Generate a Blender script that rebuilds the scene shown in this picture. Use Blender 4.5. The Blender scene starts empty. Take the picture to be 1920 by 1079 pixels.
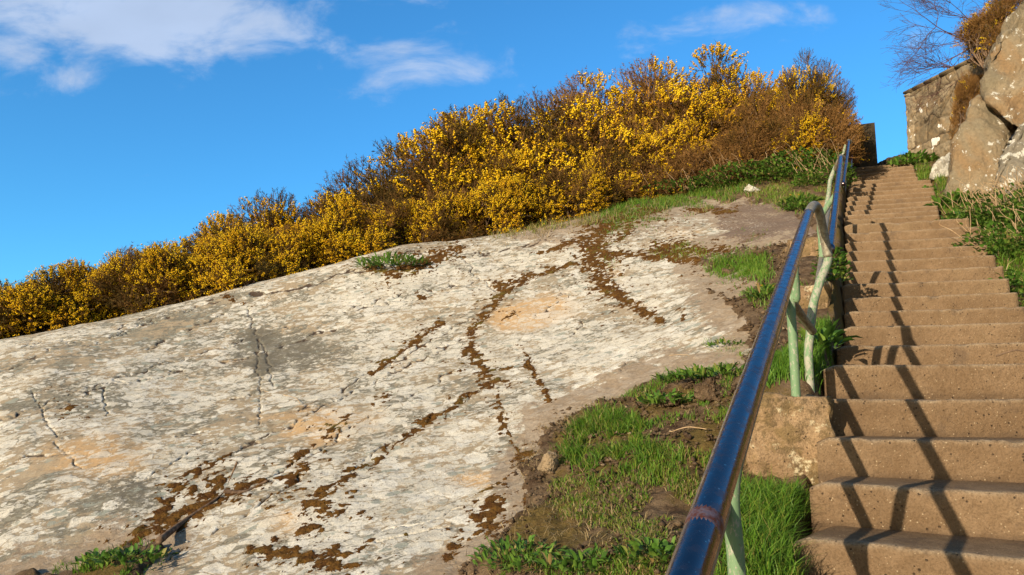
import bpy, bmesh, math, random
import numpy as np
from mathutils import Vector, Matrix
random.seed(7); rng = np.random.default_rng(11)
R = math.radians
sc = bpy.context.scene
COL = sc.collection

# ---------------------------------------------------------------- camera
F = 1480.0; TP = 0.1544                       # focal length in photo pixels, tangent of the pitch
cam_d = bpy.data.cameras.new('camera'); cam = bpy.data.objects.new('camera', cam_d); COL.objects.link(cam)
cam_d.lens = 36.0 * F / 1920; cam_d.sensor_width = 36; cam_d.clip_start = 0.05; cam_d.clip_end = 3000
cam.location = (0, 0, 0); cam.rotation_euler = (math.pi/2 + math.atan(TP), 0, 0)
sc.camera = cam
sc.render.resolution_x = 1024; sc.render.resolution_y = 575
# ---------------------------------------------------------------- sun
SUN = Vector((0.82, 1.0, -0.35)).normalized()
sun_d = bpy.data.lights.new('sun', 'SUN'); sun = bpy.data.objects.new('sun', sun_d); COL.objects.link(sun)
sun_d.energy = 5.0; sun_d.angle = R(0.5); sun_d.color = (1.0, 0.87, 0.69)
sun.rotation_euler = SUN.to_track_quat('-Z', 'Y').to_euler()
# ---------------------------------------------------------------- view
sc.view_settings.view_transform = 'Standard'; sc.view_settings.look = 'None'
sc.view_settings.gamma = 1; sc.view_settings.exposure = 0.45
# ---------------------------------------------------------------- sky
world = bpy.data.worlds.new('World'); sc.world = world; world.use_nodes = True
def build_world():
    nt = world.node_tree; N = nt.nodes; L = nt.links
    for n in list(N): N.remove(n)
    out = N.new('ShaderNodeOutputWorld'); bg = N.new('ShaderNodeBackground')
    sky = N.new('ShaderNodeTexSky'); sky.sky_type = 'NISHITA'; sky.sun_disc = False
    sky.sun_elevation = math.asin(-SUN.z); sky.sun_rotation = math.atan2(-SUN.x, -SUN.y)
    sky.air_density = 1.0; sky.dust_density = 0.3; sky.ozone_density = 2.0
    def math_(op, a, b=None, c=None):
        m = N.new('ShaderNodeMath'); m.operation = op
        for i, v in enumerate((a, b, c)):
            if v is None: continue
            if isinstance(v, (int, float)): m.inputs[i].default_value = v
            else: L.new(v, m.inputs[i])
        return m.outputs[0]
    tc = N.new('ShaderNodeTexCoord'); sp = N.new('ShaderNodeSeparateXYZ'); L.new(tc.outputs['Generated'], sp.inputs[0])
    ay = math_('MAXIMUM', math_('ABSOLUTE', sp.outputs[1]), 0.08)
    px = math_('DIVIDE', sp.outputs[0], ay); pz = math_('DIVIDE', sp.outputs[2], ay)
    cb = N.new('ShaderNodeCombineXYZ'); L.new(px, cb.inputs[0]); L.new(pz, cb.inputs[1])
    # tint of the clear air: deeper blue
    hs = N.new('ShaderNodeMix'); hs.data_type = 'RGBA'; hs.blend_type = 'MULTIPLY'; hs.inputs[0].default_value = 1
    L.new(sky.outputs[0], hs.inputs[6])
    # hazy whitish air on the sun's side of the sky, deep clear blue opposite
    sd = math_('ADD', math_('MULTIPLY', sp.outputs[0], -SUN.x), math_('MULTIPLY', sp.outputs[1], -SUN.y))
    hz = N.new('ShaderNodeMapRange'); hz.interpolation_type = 'SMOOTHSTEP'; L.new(sd, hz.inputs[0]); hz.inputs[1].default_value = -0.15; hz.inputs[2].default_value = 0.75
    tn = N.new('ShaderNodeMix'); tn.data_type = 'RGBA'; L.new(hz.outputs[0], tn.inputs[0]); tn.inputs[6].default_value = SKYTINT; tn.inputs[7].default_value = (1.15, 1.0, 0.80, 1)
    L.new(tn.outputs[2], hs.inputs[7])
    # wispy clouds
    mp = N.new('ShaderNodeMapping'); mp.inputs['Scale'].default_value = (1.0, 1.9, 1); mp.inputs['Rotation'].default_value = (0, 0, 0.25)
    L.new(cb.outputs[0], mp.inputs[0])
    n1 = N.new('ShaderNodeTexNoise'); n1.inputs['Scale'].default_value = 7.5; n1.inputs['Detail'].default_value = 8; n1.inputs['Roughness'].default_value = 0.60; n1.inputs['Distortion'].default_value = 0.35
    L.new(mp.outputs[0], n1.inputs['Vector'])
    tot = None
    for (cx, cy, rx, ry, st) in CLOUDS:
        dx = math_('DIVIDE', math_('SUBTRACT', px, cx), rx); dz = math_('DIVIDE', math_('SUBTRACT', pz, cy), ry)
        d2 = math_('ADD', math_('MULTIPLY', dx, dx), math_('MULTIPLY', dz, dz))
        g = math_('MULTIPLY', math_('POWER', 2.718, math_('MULTIPLY', d2, -1.0)), st)
        tot = g if tot is None else math_('ADD', tot, g)
    # density = smoothstep of (noise + mask)
    s = math_('ADD', math_('MULTIPLY', n1.outputs[0], 3.6), math_('SUBTRACT', tot, 2.50))
    mr = N.new('ShaderNodeMapRange'); mr.interpolation_type = 'SMOOTHSTEP'; L.new(s, mr.inputs[0])
    mr.inputs[1].default_value = 0.0; mr.inputs[2].default_value = 1.25; mr.inputs[3].default_value = 0; mr.inputs[4].default_value = 0.85
    n2 = N.new('ShaderNodeTexNoise'); n2.inputs['Scale'].default_value = 8; n2.inputs['Detail'].default_value = 5; L.new(mp.outputs[0], n2.inputs['Vector'])
    cc = N.new('ShaderNodeMix'); cc.data_type = 'RGBA'; L.new(n2.outputs[0], cc.inputs[0])
    cc.inputs[6].default_value = tuple(c*0.85 for c in CLOUDCOL[:3]) + (1,); cc.inputs[7].default_value = tuple(c*1.15 for c in CLOUDCOL[:3]) + (1,)
    mx = N.new('ShaderNodeMix'); mx.data_type = 'RGBA'
    L.new(mr.outputs[0], mx.inputs[0]); L.new(hs.outputs[2], mx.inputs[6]); L.new(cc.outputs[2], mx.inputs[7])
    L.new(mx.outputs[2], bg.inputs[0]); bg.inputs[1].default_value = 0.12
    L.new(bg.outputs[0], out.inputs[0])
SKYTINT = (0.37, 1.04, 1.50, 1)
CLOUDCOL = (3.3, 4.0, 5.3)
_c = lambda px, py, rx, ry, w: ((px-960)/1480*1.12, (539.5-py)/1480*1.12+0.165, rx/1480*1.1, ry/1480*1.2, w)
CLOUDS = [_c(300, 20, 390, 130, 1.45), _c(400, 110, 230, 70, 0.85), _c(80, 90, 180, 70, 0.85), _c(175, 188, 80, 26, 0.72), _c(800, 165, 170, 60, 0.98), _c(940, 180, 130, 40, 0.3), _c(705, 205, 60, 36, 0.4),
          _c(1250, 80, 260, 60, 0.78), _c(1480, 60, 110, 34, 0.66), _c(1650, 108, 200, 45, 0.85), _c(860, 25, 160, 40, 0.40)]
build_world()

# ================================================================ helpers
def vtan(py):
    u = (539.5 - py) / F
    return (u + TP) / (1 - u * TP)
def ray(px, py, D):
    """point of the place at forward distance D seen at photo position px,py"""
    u = (539.5 - py) / F; s = (px - 960.0) / F
    c = 1 / math.sqrt(1 + TP*TP); sn = TP * c
    Y = c - u * sn; Z = u * c + sn
    k = D / Y
    return Vector((s * k, D, Z * k))
def proj(x, y, z):
    c = 1 / math.sqrt(1 + TP*TP); sn = TP * c
    d = y * c + z * sn; d = np.where(np.abs(d) < 1e-3, 1e-3, d)
    u = (z * c - y * sn) / d
    return 960 + F * x / d, 539.5 - F * u

def tag(o, label=None, cat=None, group=None, kind=None):
    if label: o['label'] = label
    if cat: o['category'] = cat
    if group: o['group'] = group
    if kind: o['kind'] = kind
    return o
def empty(name, loc, label, cat, group=None):
    o = bpy.data.objects.new(name, None); COL.objects.link(o); o.location = loc; o.empty_display_size = 0.1
    return tag(o, label, cat, group)
def mesh_np(name, V, Fq=None, Ft=None, attrs=None, smooth=False):
    me = bpy.data.meshes.new(name)
    V = np.asarray(V, dtype=np.float32)
    loops = []; sizes = []
    if Fq is not None and len(Fq): Fq = np.asarray(Fq, dtype=np.int32); loops.append(Fq.ravel()); sizes.append(np.full(len(Fq), 4, np.int32))
    if Ft is not None and len(Ft): Ft = np.asarray(Ft, dtype=np.int32); loops.append(Ft.ravel()); sizes.append(np.full(len(Ft), 3, np.int32))
    lp = np.concatenate(loops); sz = np.concatenate(sizes)
    me.vertices.add(len(V)); me.vertices.foreach_set('co', V.ravel())
    me.loops.add(len(lp)); me.loops.foreach_set('vertex_index', lp)
    st = np.concatenate([[0], np.cumsum(sz)[:-1]]).astype(np.int32)
    me.polygons.add(len(sz)); me.polygons.foreach_set('loop_start', st); me.polygons.foreach_set('loop_total', sz)
    if smooth: me.polygons.foreach_set('use_smooth', np.ones(len(sz), dtype=bool))
    me.update(calc_edges=True)
    for k, v in (attrs or {}).items():
        a = me.attributes.new(k, 'FLOAT', 'POINT'); a.data.foreach_set('value', np.asarray(v, dtype=np.float32).ravel())
    return me
def obj(name, me, mat, parent=None, loc=None):
    if isinstance(me, bmesh.types.BMesh):
        m = bpy.data.meshes.new(name); me.to_mesh(m); me.free(); me = m
    o = bpy.data.objects.new(name, me); COL.objects.link(o)
    if mat is not None and len(me.materials) == 0: me.materials.append(mat)
    if parent is not None: o.parent = parent
    if loc is not None: o.location = loc
    return o
# lattice noise ---------------------------------------------------
_tab = np.random.default_rng(5).random((256, 256)).astype(np.float32)
def vnoise(x, y, off=0):
    x = np.asarray(x, dtype=np.float64) + off * 17.31; y = np.asarray(y, dtype=np.float64) + off * 9.73
    xi = np.floor(x).astype(int); yi = np.floor(y).astype(int); fx = x - xi; fy = y - yi
    fx = fx*fx*(3-2*fx); fy = fy*fy*(3-2*fy)
    a = _tab[xi & 255, yi & 255]; b = _tab[(xi+1) & 255, yi & 255]; c = _tab[xi & 255, (yi+1) & 255]; d = _tab[(xi+1) & 255, (yi+1) & 255]
    return (a*(1-fx)+b*fx)*(1-fy) + (c*(1-fx)+d*fx)*fy
def fbm(x, y, oct=4, off=0, gain=0.5):
    s = 0; a = 1; t = 0
    for i in range(oct):
        s = s + a * vnoise(x * 2**i, y * 2**i, off + i*3); t += a; a *= gain
    return s / t * 2 - 1
def sstep(a, b, x):
    t = np.clip((x - a) / (b - a), 0, 1); return t*t*(3-2*t)
def seg_dist(px, py, pts, squash=1.0):
    """distance and nearest width for a polyline [(x,y,w)...] in photo pixels, divided by the width"""
    best = np.full(px.shape, 1e9)
    if len(pts) == 1:
        x, y, w = pts[0]; return np.hypot(px-x, (py-y)*squash) / w
    for (x0, y0, w0), (x1, y1, w1) in zip(pts[:-1], pts[1:]):
        dx, dy = x1-x0, y1-y0; l2 = dx*dx+dy*dy+1e-6
        t = np.clip(((px-x0)*dx+(py-y0)*dy)/l2, 0, 1)
        d = np.hypot(px-(x0+t*dx), (py-(y0+t*dy))*squash) / (w0+t*(w1-w0))
        best = np.minimum(best, d)
    return best
def in_poly(px, py, poly):
    inside = np.zeros(px.shape, bool); n = len(poly)
    for i in range(n):
        x0, y0 = poly[i]; x1, y1 = poly[(i+1) % n]
        c = ((y0 > py) != (y1 > py)) & (px < (x1-x0)*(py-y0)/((y1-y0) if y1 != y0 else 1e-9)+x0)
        inside ^= c
    return inside
def poly_sd(px, py, poly):
    """signed distance, positive inside"""
    d = np.full(px.shape, 1e9); n = len(poly)
    for i in range(n):
        x0, y0 = poly[i]; x1, y1 = poly[(i+1) % n]
        dx, dy = x1-x0, y1-y0; l2 = dx*dx+dy*dy+1e-6
        t = np.clip(((px-x0)*dx+(py-y0)*dy)/l2, 0, 1)
        d = np.minimum(d, np.hypot(px-x0-t*dx, py-y0-t*dy))
    return np.where(in_poly(px, py, poly), d, -d)

# ================================================================ materials
class NB:
    def __init__(s, name, rough=0.9, spec=0.2):
        s.m = bpy.data.materials.new(name); s.m.use_nodes = True; s.nt = s.m.node_tree; s.N = s.nt.nodes; s.L = s.nt.links
        s.b = s.N['Principled BSDF']; s.b.inputs['Roughness'].default_value = rough; s.b.inputs['Specular IOR Level'].default_value = spec
        s.tc = s.N.new('ShaderNodeTexCoord')
    def v(s, inp, val):
        if isinstance(val, (int, float)): inp.default_value = val
        elif isinstance(val, tuple): inp.default_value = val if len(val) == 4 else val + (1,)
        else: s.L.new(val, inp)
    def vec(s, scale=(1, 1, 1), rot=(0, 0, 0), src='Object'):
        mp = s.N.new('ShaderNodeMapping'); mp.inputs['Scale'].default_value = scale; mp.inputs['Rotation'].default_value = rot
        s.L.new(s.tc.outputs[src], mp.inputs[0]); return mp.outputs[0]
    def noise(s, scale, detail=4, rough=0.5, dist=0.0, vec=None):
        n = s.N.new('ShaderNodeTexNoise'); n.inputs['Scale'].default_value = scale; n.inputs['Detail'].default_value = detail
        n.inputs['Roughness'].default_value = rough; n.inputs['Distortion'].default_value = dist
        s.L.new(vec if vec is not None else s.tc.outputs['Object'], n.inputs['Vector']); return n.outputs[0]
    def vor(s, scale, feature='F1', out='Distance', vec=None, rand=1.0):
        n = s.N.new('ShaderNodeTexVoronoi'); n.feature = feature; n.inputs['Scale'].default_value = scale; n.inputs['Randomness'].default_value = rand
        s.L.new(vec if vec is not None else s.tc.outputs['Object'], n.inputs['Vector']); return n.outputs[out]
    def ramp(s, x, a, b, lo=0.0, hi=1.0):
        m = s.N.new('ShaderNodeMapRange'); m.interpolation_type = 'SMOOTHSTEP'; s.v(m.inputs[0], x)
        for i, q in zip((1, 2, 3, 4), (a, b, lo, hi)): m.inputs[i].default_value = q
        return m.outputs[0]
    def mth(s, op, a, b=0.0):
        m = s.N.new('ShaderNodeMath'); m.operation = op; s.v(m.inputs[0], a); s.v(m.inputs[1], b); return m.outputs[0]
    def mix(s, f, a, b, mode='MIX'):
        m = s.N.new('ShaderNodeMix'); m.data_type = 'RGBA'; m.blend_type = mode; s.v(m.inputs[0], f); s.v(m.inputs[6], a); s.v(m.inputs[7], b); return m.outputs[2]
    def attr(s, name):
        a = s.N.new('ShaderNodeAttribute'); a.attribute_name = name; return a.outputs['Fac']
    def vadd(s, v, f, k):
        """warp a vector by a scalar noise"""
        n = s.N.new('ShaderNodeVectorMath'); n.operation = 'MULTIPLY_ADD'
        s.L.new(f, n.inputs[0]); n.inputs[1].default_value = (k, k, k); s.L.new(v, n.inputs[2]); return n.outputs[0]
    def objrand(s):
        o = s.N.new('ShaderNodeObjectInfo'); return o.outputs['Random']
    def color(s, c): s.v(s.b.inputs['Base Color'], c)
    def bump(s, h, strength=0.4, dist=0.01, prev=None):
        b = s.N.new('ShaderNodeBump'); b.inputs['Strength'].default_value = strength; b.inputs['Distance'].default_value = dist
        s.v(b.inputs['Height'], h)
        if prev is not None: s.L.new(prev, b.inputs['Normal'])
        s.L.new(b.outputs[0], s.b.inputs['Normal']); return b.outputs[0]

def mat_rock():
    n = NB('lichened_rock', 0.92, 0.15)
    P = n.tc.outputs['Object']
    w = n.vadd(P, n.noise(3.0, 3), 0.10)
    big = n.noise(0.9, 4, 0.55)
    base = n.mix(n.ramp(n.noise(1.6, 5, 0.6), 0.35, 0.65), (0.34, 0.25, 0.15), (0.27, 0.22, 0.145))
    base = n.mix(n.ramp(n.noise(26, 4, 0.6), 0.35, 0.7), base, (0.38, 0.30, 0.195))
    # grey green weathered tone, darker where the attribute says so
    gg = n.ramp(n.mth('ADD', n.noise(2.2, 6, 0.65, 0.4, w), n.mth('ADD', n.mth('MULTIPLY', n.attr('dark'), 0.14), n.mth('MULTIPLY', n.mth('SUBTRACT', n.noise(13, 6, 0.7), 0.5), 0.55))), 0.50, 0.56)
    base = n.mix(n.mth('MULTIPLY', gg, 0.85), base, n.mix(n.ramp(n.noise(30, 5, 0.7), 0.4, 0.6), (0.235, 0.22, 0.165), (0.13, 0.115, 0.08)))
    # pale lichen: plates of two sizes with ragged crisp edges
    wv = n.vadd(n.vadd(n.vec((1, 1.25, 1), (0, 0, 0.5)), n.noise(11, 4, 0.6), 0.07), n.noise(50, 3, 0.6), 0.022)
    dens = n.mth('ADD', n.mth('MULTIPLY', n.attr('pale'), 0.20), n.mth('ADD', n.mth('MULTIPLY', n.mth('SUBTRACT', big, 0.5), 1.9), n.mth('MULTIPLY', n.attr('dark'), -0.26)))
    def plates(scale, cut, edge):
        cc = n.N.new('ShaderNodeTexVoronoi'); cc.inputs['Scale'].default_value = scale; n.L.new(wv, cc.inputs['Vector'])
        se = n.N.new('ShaderNodeSeparateColor'); n.L.new(cc.outputs['Color'], se.inputs[0])
        on = n.ramp(n.mth('ADD', se.outputs[0], dens), cut, cut+0.03)
        ed = n.ramp(n.vor(scale, 'DISTANCE_TO_EDGE', 'Distance', wv), 0.01, edge)
        return n.mth('MULTIPLY', on, ed), se.outputs[1]
    k1, t1 = plates(7.5, 0.66, 0.06); k2, t2 = plates(18, 0.62, 0.11); k3, t3 = plates(38, 0.72, 0.15)
    lic = n.mth('MAXIMUM', n.mth('MAXIMUM', k1, n.mth('MULTIPLY', k2, 0.9)), n.mth('MULTIPLY', k3, 0.8))
    gap = n.ramp(n.noise(22, 7, 0.75, 0.1), 0.575, 0.61); lic = n.mth('MULTIPLY', lic, n.mth('SUBTRACT', 1.0, n.mth('MULTIPLY', gap, 0.8)))
    lcol = n.mix(t1, (0.75, 0.70, 0.585), (0.58, 0.53, 0.42)); lcol = n.mix(n.mth('MULTIPLY', t2, 0.5), lcol, (0.58, 0.50, 0.37))
    lcol = n.mix(n.ramp(n.noise(110, 4, 0.7), 0.38, 0.62), n.mix(0.35, lcol, (0.28, 0.24, 0.17)), lcol)
    l2 = n.noise(34, 6, 0.70, 0.1, wv)
    c = n.mix(lic, base, lcol)
    # grey lichen discs
    v = n.vor(6.5, 'F1', 'Distance', n.vadd(wv, n.noise(14, 3), 0.12))
    disc = n.mth('MULTIPLY', n.ramp(v, 0.24, 0.29, 1, 0), n.ramp(n.noise(2.4, 2), 0.48, 0.54))
    c = n.mix(n.mth('MULTIPLY', disc, 0.85), c, (0.285, 0.29, 0.23))
    # dark streaks along the foliation of the rock
    sv_ = n.vec((1.3, 11, 6), (0, 0, R(-53)))
    sk = n.mth('MULTIPLY', n.ramp(n.noise(3.2, 7, 0.72, 0.15, sv_), 0.585, 0.64), n.ramp(n.noise(1.4, 3), 0.40, 0.58))
    c = n.mix(n.mth('MULTIPLY', sk, 0.85), c, (0.15, 0.12, 0.08))
    c = n.mix(n.mth('MULTIPLY', n.ramp(n.noise(42, 6, 0.75), 0.57, 0.62), 0.6), c, (0.24, 0.195, 0.13))
    # orange mineral staining
    oc = n.mth('MULTIPLY', n.ramp(n.mth('ADD', n.attr('ochre'), n.mth('MULTIPLY', n.noise(5, 5, 0.6), 0.8)), 0.75, 1.15), 0.75)
    c = n.mix(n.mth('MULTIPLY', oc, n.mth('SUBTRACT', 1.0, n.mth('MULTIPLY', lic, 0.65))), c, (0.56, 0.34, 0.15))
    # dark weathering with flecks
    dk = n.ramp(n.mth('ADD', n.attr('dark'), n.mth('SUBTRACT', n.mth('MULTIPLY', n.noise(17, 7, 0.75, 0), 3.0), 1.75)), 0.30, 0.45)
    c = n.mix(n.mth('MULTIPLY', dk, 0.8), c, (0.135, 0.115, 0.08))
    # soil smears next to the turf
    sm = n.ramp(n.mth('ADD', n.attr('smear'), n.mth('SUBTRACT', n.mth('MULTIPLY', n.noise(9, 8, 0.75), 3.0), 1.5)), 0.38, 0.62)
    c = n.mix(n.mth('MULTIPLY', sm, 0.80), c, n.mix(n.noise(40, 4), (0.15, 0.10, 0.058), (0.42, 0.31, 0.20)))
    # bare brown slab
    br = n.ramp(n.mth('ADD', n.attr('brown'), n.mth('SUBTRACT', n.mth('MULTIPLY', n.noise(14, 6, 0.65), 0.9), 0.45)), 0.4, 0.55)
    bc = n.mix(n.noise(6, 5, 0.6), (0.13, 0.088, 0.062), (0.225, 0.155, 0.105))
    c = n.mix(n.mth('MULTIPLY', br, n.mth('SUBTRACT', 1.0, n.ramp(n.mth('ADD', l2, n.mth('MULTIPLY', n.noise(3.1, 4), 0.35)), 0.72, 0.75))), c, bc)
    # debris in the cracks
    c = n.mix(n.ramp(n.attr('crack'), 0.35, 0.8), c, (0.075, 0.05, 0.032))
    c = n.mix(n.mth('MULTIPLY', n.ramp(n.noise(75, 3, 0.6), 0.66, 0.74), 0.7), c, (0.11, 0.085, 0.055))
    n.color(c)
    b = n.bump(n.mth('ADD', n.noise(48, 7, 0.75), n.mth('MULTIPLY', lic, 0.22)), 0.6, 0.011)
    n.bump(n.noise(170, 3, 0.6), 0.45, 0.004, b)
    return n.m
def mat_soil():
    n = NB('soil', 1.0, 0.05)
    c = n.mix(n.ramp(n.noise(9, 6, 0.65), 0.35, 0.65), (0.085, 0.052, 0.030), (0.20, 0.135, 0.078))
    c = n.mix(n.ramp(n.mth('ADD', n.attr('turf'), n.mth('MULTIPLY', n.noise(12, 6, 0.7), 0.9)), 0.85, 1.15), c,
              n.mix(n.noise(20, 4, 0.6), (0.125, 0.10, 0.03), (0.17, 0.10, 0.035)))
    c = n.mix(n.ramp(n.noise(90, 3, 0.6), 0.66, 0.72), c, (0.36, 0.27, 0.17))
    n.color(c)
    b = n.bump(n.noise(28, 6, 0.75), 0.9, 0.03); n.bump(n.noise(110, 3, 0.6), 0.7, 0.008, b)
    return n.m
def mat_moss():
    n = NB('moss', 1.0, 0.05)
    c = n.mix(n.ramp(n.noise(14, 5, 0.7), 0.38, 0.62), (0.085, 0.036, 0.011), (0.165, 0.080, 0.018))
    c = n.mix(n.ramp(n.noise(3.2, 3), 0.58, 0.72), c, (0.15, 0.11, 0.025))
    c = n.mix(n.ramp(n.noise(60, 3, 0.6), 0.5, 0.7), c, (0.07, 0.038, 0.013))
    n.color(c); b = n.bump(n.noise(75, 4, 0.7), 0.9, 0.015); n.bump(n.noise(260, 2), 0.6, 0.004, b)
    return n.m
def mat_concrete(name='step_concrete', tone=0.80, worn=False):
    n = NB(name, 0.93, 0.12)
    a = n.ramp(n.noise(2.3, 5, 0.6), 0.35, 0.65); b_ = n.ramp(n.noise(17, 6, 0.7), 0.35, 0.68)
    k = tone
    c = n.mix(a, (0.245*k, 0.155*k, 0.082*k), (0.33*k, 0.215*k, 0.118*k))
    c = n.mix(n.mth('MULTIPLY', b_, 0.55), c, (0.21*k, 0.127*k, 0.062*k))
    c = n.mix(n.mth('MULTIPLY', n.ramp(n.noise(1.1, 4, 0.6), 0.55, 0.72), 0.55), c, (0.33*k, 0.225*k, 0.12*k))
    if not worn:    # worn edges with painted-in sun catch; grime and painted-in shade at riser feet
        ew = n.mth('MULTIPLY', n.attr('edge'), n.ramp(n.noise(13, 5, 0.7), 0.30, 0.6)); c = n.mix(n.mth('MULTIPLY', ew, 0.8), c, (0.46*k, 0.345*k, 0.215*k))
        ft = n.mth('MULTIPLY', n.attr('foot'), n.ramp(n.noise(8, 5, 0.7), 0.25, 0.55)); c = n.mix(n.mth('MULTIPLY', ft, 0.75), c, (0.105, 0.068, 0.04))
    # aggregate: pale grains and dark pits
    pale = n.mth('MULTIPLY', n.ramp(n.vor(62), 0.13, 0.20, 1, 0), n.ramp(n.noise(30, 2), 0.46, 0.58))
    c = n.mix(n.mth('MULTIPLY', pale, 0.75), c, (0.50, 0.38, 0.23))
    pit = n.mth('MULTIPLY', n.ramp(n.vor(40), 0.12, 0.19, 1, 0), n.ramp(n.noise(21, 2), 0.47, 0.56))
    c = n.mix(n.mth('MULTIPLY', n.ramp(n.noise(120, 4, 0.7), 0.45, 0.62), 0.45), c, (0.13*k, 0.08*k, 0.04*k))
    c = n.mix(n.mth('MULTIPLY', pit, 0.8), c, (0.06, 0.04, 0.025))
    c = n.mix(n.mth('MULTIPLY', n.ramp(n.noise(4, 7, 0.75), 0.54, 0.66), 0.6), c, (0.12, 0.08, 0.05))
    if worn:
        c = n.mix(n.mth('MULTIPLY', n.ramp(n.noise(7, 6, 0.7), 0.46, 0.56), 0.65), c, (0.17, 0.115, 0.045))
        c = n.mix(n.mth('MULTIPLY', n.ramp(n.noise(24, 6, 0.75), 0.50, 0.58), 0.6), c, (0.11, 0.075, 0.035))
        eg = n.ramp(n.noise(5, 6, 0.7), 0.56, 0.62)
        c = n.mix(n.mth('MULTIPLY', eg, n.ramp(n.noise(60, 4, 0.7), 0.42, 0.55)), c, (0.60, 0.50, 0.31))
    n.color(c)
    h = n.mth('ADD', n.noise(60, 5, 0.75), n.mth('MULTIPLY', pit, -0.8))
    b = n.bump(h, 0.9, 0.014); n.bump(n.noise(14, 5, 0.6), 0.5, 0.02, b)
    return n.m
def mat_steel():
    n = NB('polished_steel', 0.14, 0.5); n.b.inputs['Metallic'].default_value = 1.0
    n.color(n.mix(n.ramp(n.noise(160, 3, 0.6), 0.66, 0.74), n.mix(n.noise(5, 4), (0.215, 0.15, 0.15), (0.15, 0.11, 0.11)), (0.70, 0.62, 0.50)))
    n.v(n.b.inputs['Roughness'], n.ramp(n.noise(45, 5, 0.7), 0.35, 0.75, 0.13, 0.45))
    n.bump(n.noise(130, 5, 0.7), 0.12, 0.001)
    return n.m
def mat_rust():
    n = NB('rusty_weld', 0.55, 0.3); n.b.inputs['Metallic'].default_value = 0.6
    n.color(n.mix(n.ramp(n.noise(90, 5, 0.7), 0.4, 0.6), (0.16, 0.045, 0.018), (0.20, 0.14, 0.14))); n.bump(n.noise(160, 4), 0.5, 0.003)
    return n.m
def mat_greenpaint(name='flaking_green_paint', f=0.54):
    n = NB(name, 0.6, 0.3)
    v = n.vec((1, 1, 0.45))
    g = n.mix(n.noise(9, 3), (0.12, 0.205, 0.095), (0.17, 0.26, 0.13))
    c = n.mix(n.ramp(n.noise(75, 7, 0.75, 0, v), f, f+0.06), g, n.mix(n.noise(60, 4), (0.38, 0.36, 0.27), (0.26, 0.24, 0.17)))
    c = n.mix(n.ramp(n.noise(70, 5, 0.7), 0.66, 0.7), c, (0.16, 0.085, 0.04))
    n.color(c); n.bump(n.noise(34, 6, 0.72, 0, v), 0.3, 0.002)
    return n.m
def mat_dullsteel():
    n = NB('dull_weathered_steel', 0.5, 0.4); n.b.inputs['Metallic'].default_value = 0.35
    n.color(n.mix(n.ramp(n.noise(60, 5, 0.7), 0.4, 0.62), (0.20, 0.155, 0.10), (0.32, 0.29, 0.20))); n.bump(n.noise(90, 4), 0.2, 0.002)
    return n.m
def mat_leaf(name, stops, rough=0.7, trans=0.25, spec=0.25, attr='tint', jit=0.15):
    """colour differs from leaf to leaf by the tint attribute"""
    n = NB(name, rough, spec)
    cr = n.N.new('ShaderNodeValToRGB'); n.L.new(n.attr(attr), cr.inputs[0])
    e = cr.color_ramp.elements
    while len(e) < len(stops): e.new(0.5)
    for el, (p, c) in zip(e, stops): el.position = p; el.color = tuple(c) + (1,)
    col = cr.outputs[0]
    n.color(col)
    if trans:
        tr = n.N.new('ShaderNodeBsdfTranslucent'); n.L.new(col, tr.inputs[0])
        mx = n.N.new('ShaderNodeMixShader'); mx.inputs[0].default_value = trans
        out = n.N['Material Output']; n.L.new(n.b.outputs[0], mx.inputs[1]); n.L.new(tr.outputs[0], mx.inputs[2]); n.L.new(mx.outputs[0], out.inputs[0])
    return n.m
def mat_bark(name, a, b):
    n = NB(name, 0.9, 0.1); n.color(n.mix(n.ramp(n.noise(30, 4, 0.6), 0.35, 0.65), a, b)); n.bump(n.noise(80, 4), 0.5, 0.004); return n.m
def mat_outcrop(name, a, b, o, white=0.66):
    n = NB(name, 0.92, 0.15)
    c = n.mix(n.ramp(n.noise(1.3, 5, 0.6), 0.35, 0.65), a, b)
    c = n.mix(n.mth('MULTIPLY', n.ramp(n.noise(0.9, 4, 0.6, 0.5), 0.48, 0.62), 0.75), c, o)
    c = n.mix(n.mth('MULTIPLY', n.ramp(n.noise(30, 5, 0.7), 0.4, 0.7), 0.4), c, (0.12, 0.09, 0.055))
    wv = n.vadd(n.tc.outputs['Object'], n.noise(20, 3), 0.05)
    li = n.ramp(n.mth('ADD', n.noise(6.5, 6, 0.66, 0.2, wv), n.mth('MULTIPLY', n.noise(1.2, 2), 0.12)), white, white+0.03)
    c = n.mix(li, c, (0.58, 0.54, 0.44))
    sp = n.mth('MULTIPLY', n.ramp(n.vor(9, vec=wv), 0.10, 0.15, 1, 0), n.ramp(n.noise(3.1, 2), 0.5, 0.58))
    c = n.mix(n.mth('MULTIPLY', sp, 0.9), c, (0.60, 0.57, 0.50))
    n.color(c); b = n.bump(n.noise(9, 9, 0.7), 0.9, 0.08); n.bump(n.noise(70, 4, 0.7), 0.5, 0.008, b)
    return n.m
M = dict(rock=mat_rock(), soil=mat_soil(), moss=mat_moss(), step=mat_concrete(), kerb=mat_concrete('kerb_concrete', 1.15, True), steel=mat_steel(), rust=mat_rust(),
         green=mat_greenpaint(), green2=mat_greenpaint('bare_patched_green_paint', 0.46), dull=mat_dullsteel())
M['grass'] = mat_leaf('grass_blades', [(0, (0.050, 0.12, 0.010)), (0.45, (0.115, 0.235, 0.018)), (0.72, (0.22, 0.235, 0.035)), (0.86, (0.22, 0.15, 0.055)), (1, (0.42, 0.31, 0.15))], 0.55, 0.3)
M['weed'] = mat_leaf('weed_leaves', [(0, (0.04, 0.095, 0.012)), (0.45, (0.095, 0.20, 0.024)), (0.8, (0.20, 0.30, 0.045)), (1, (0.32, 0.22, 0.08))], 0.5, 0.3)
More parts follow.
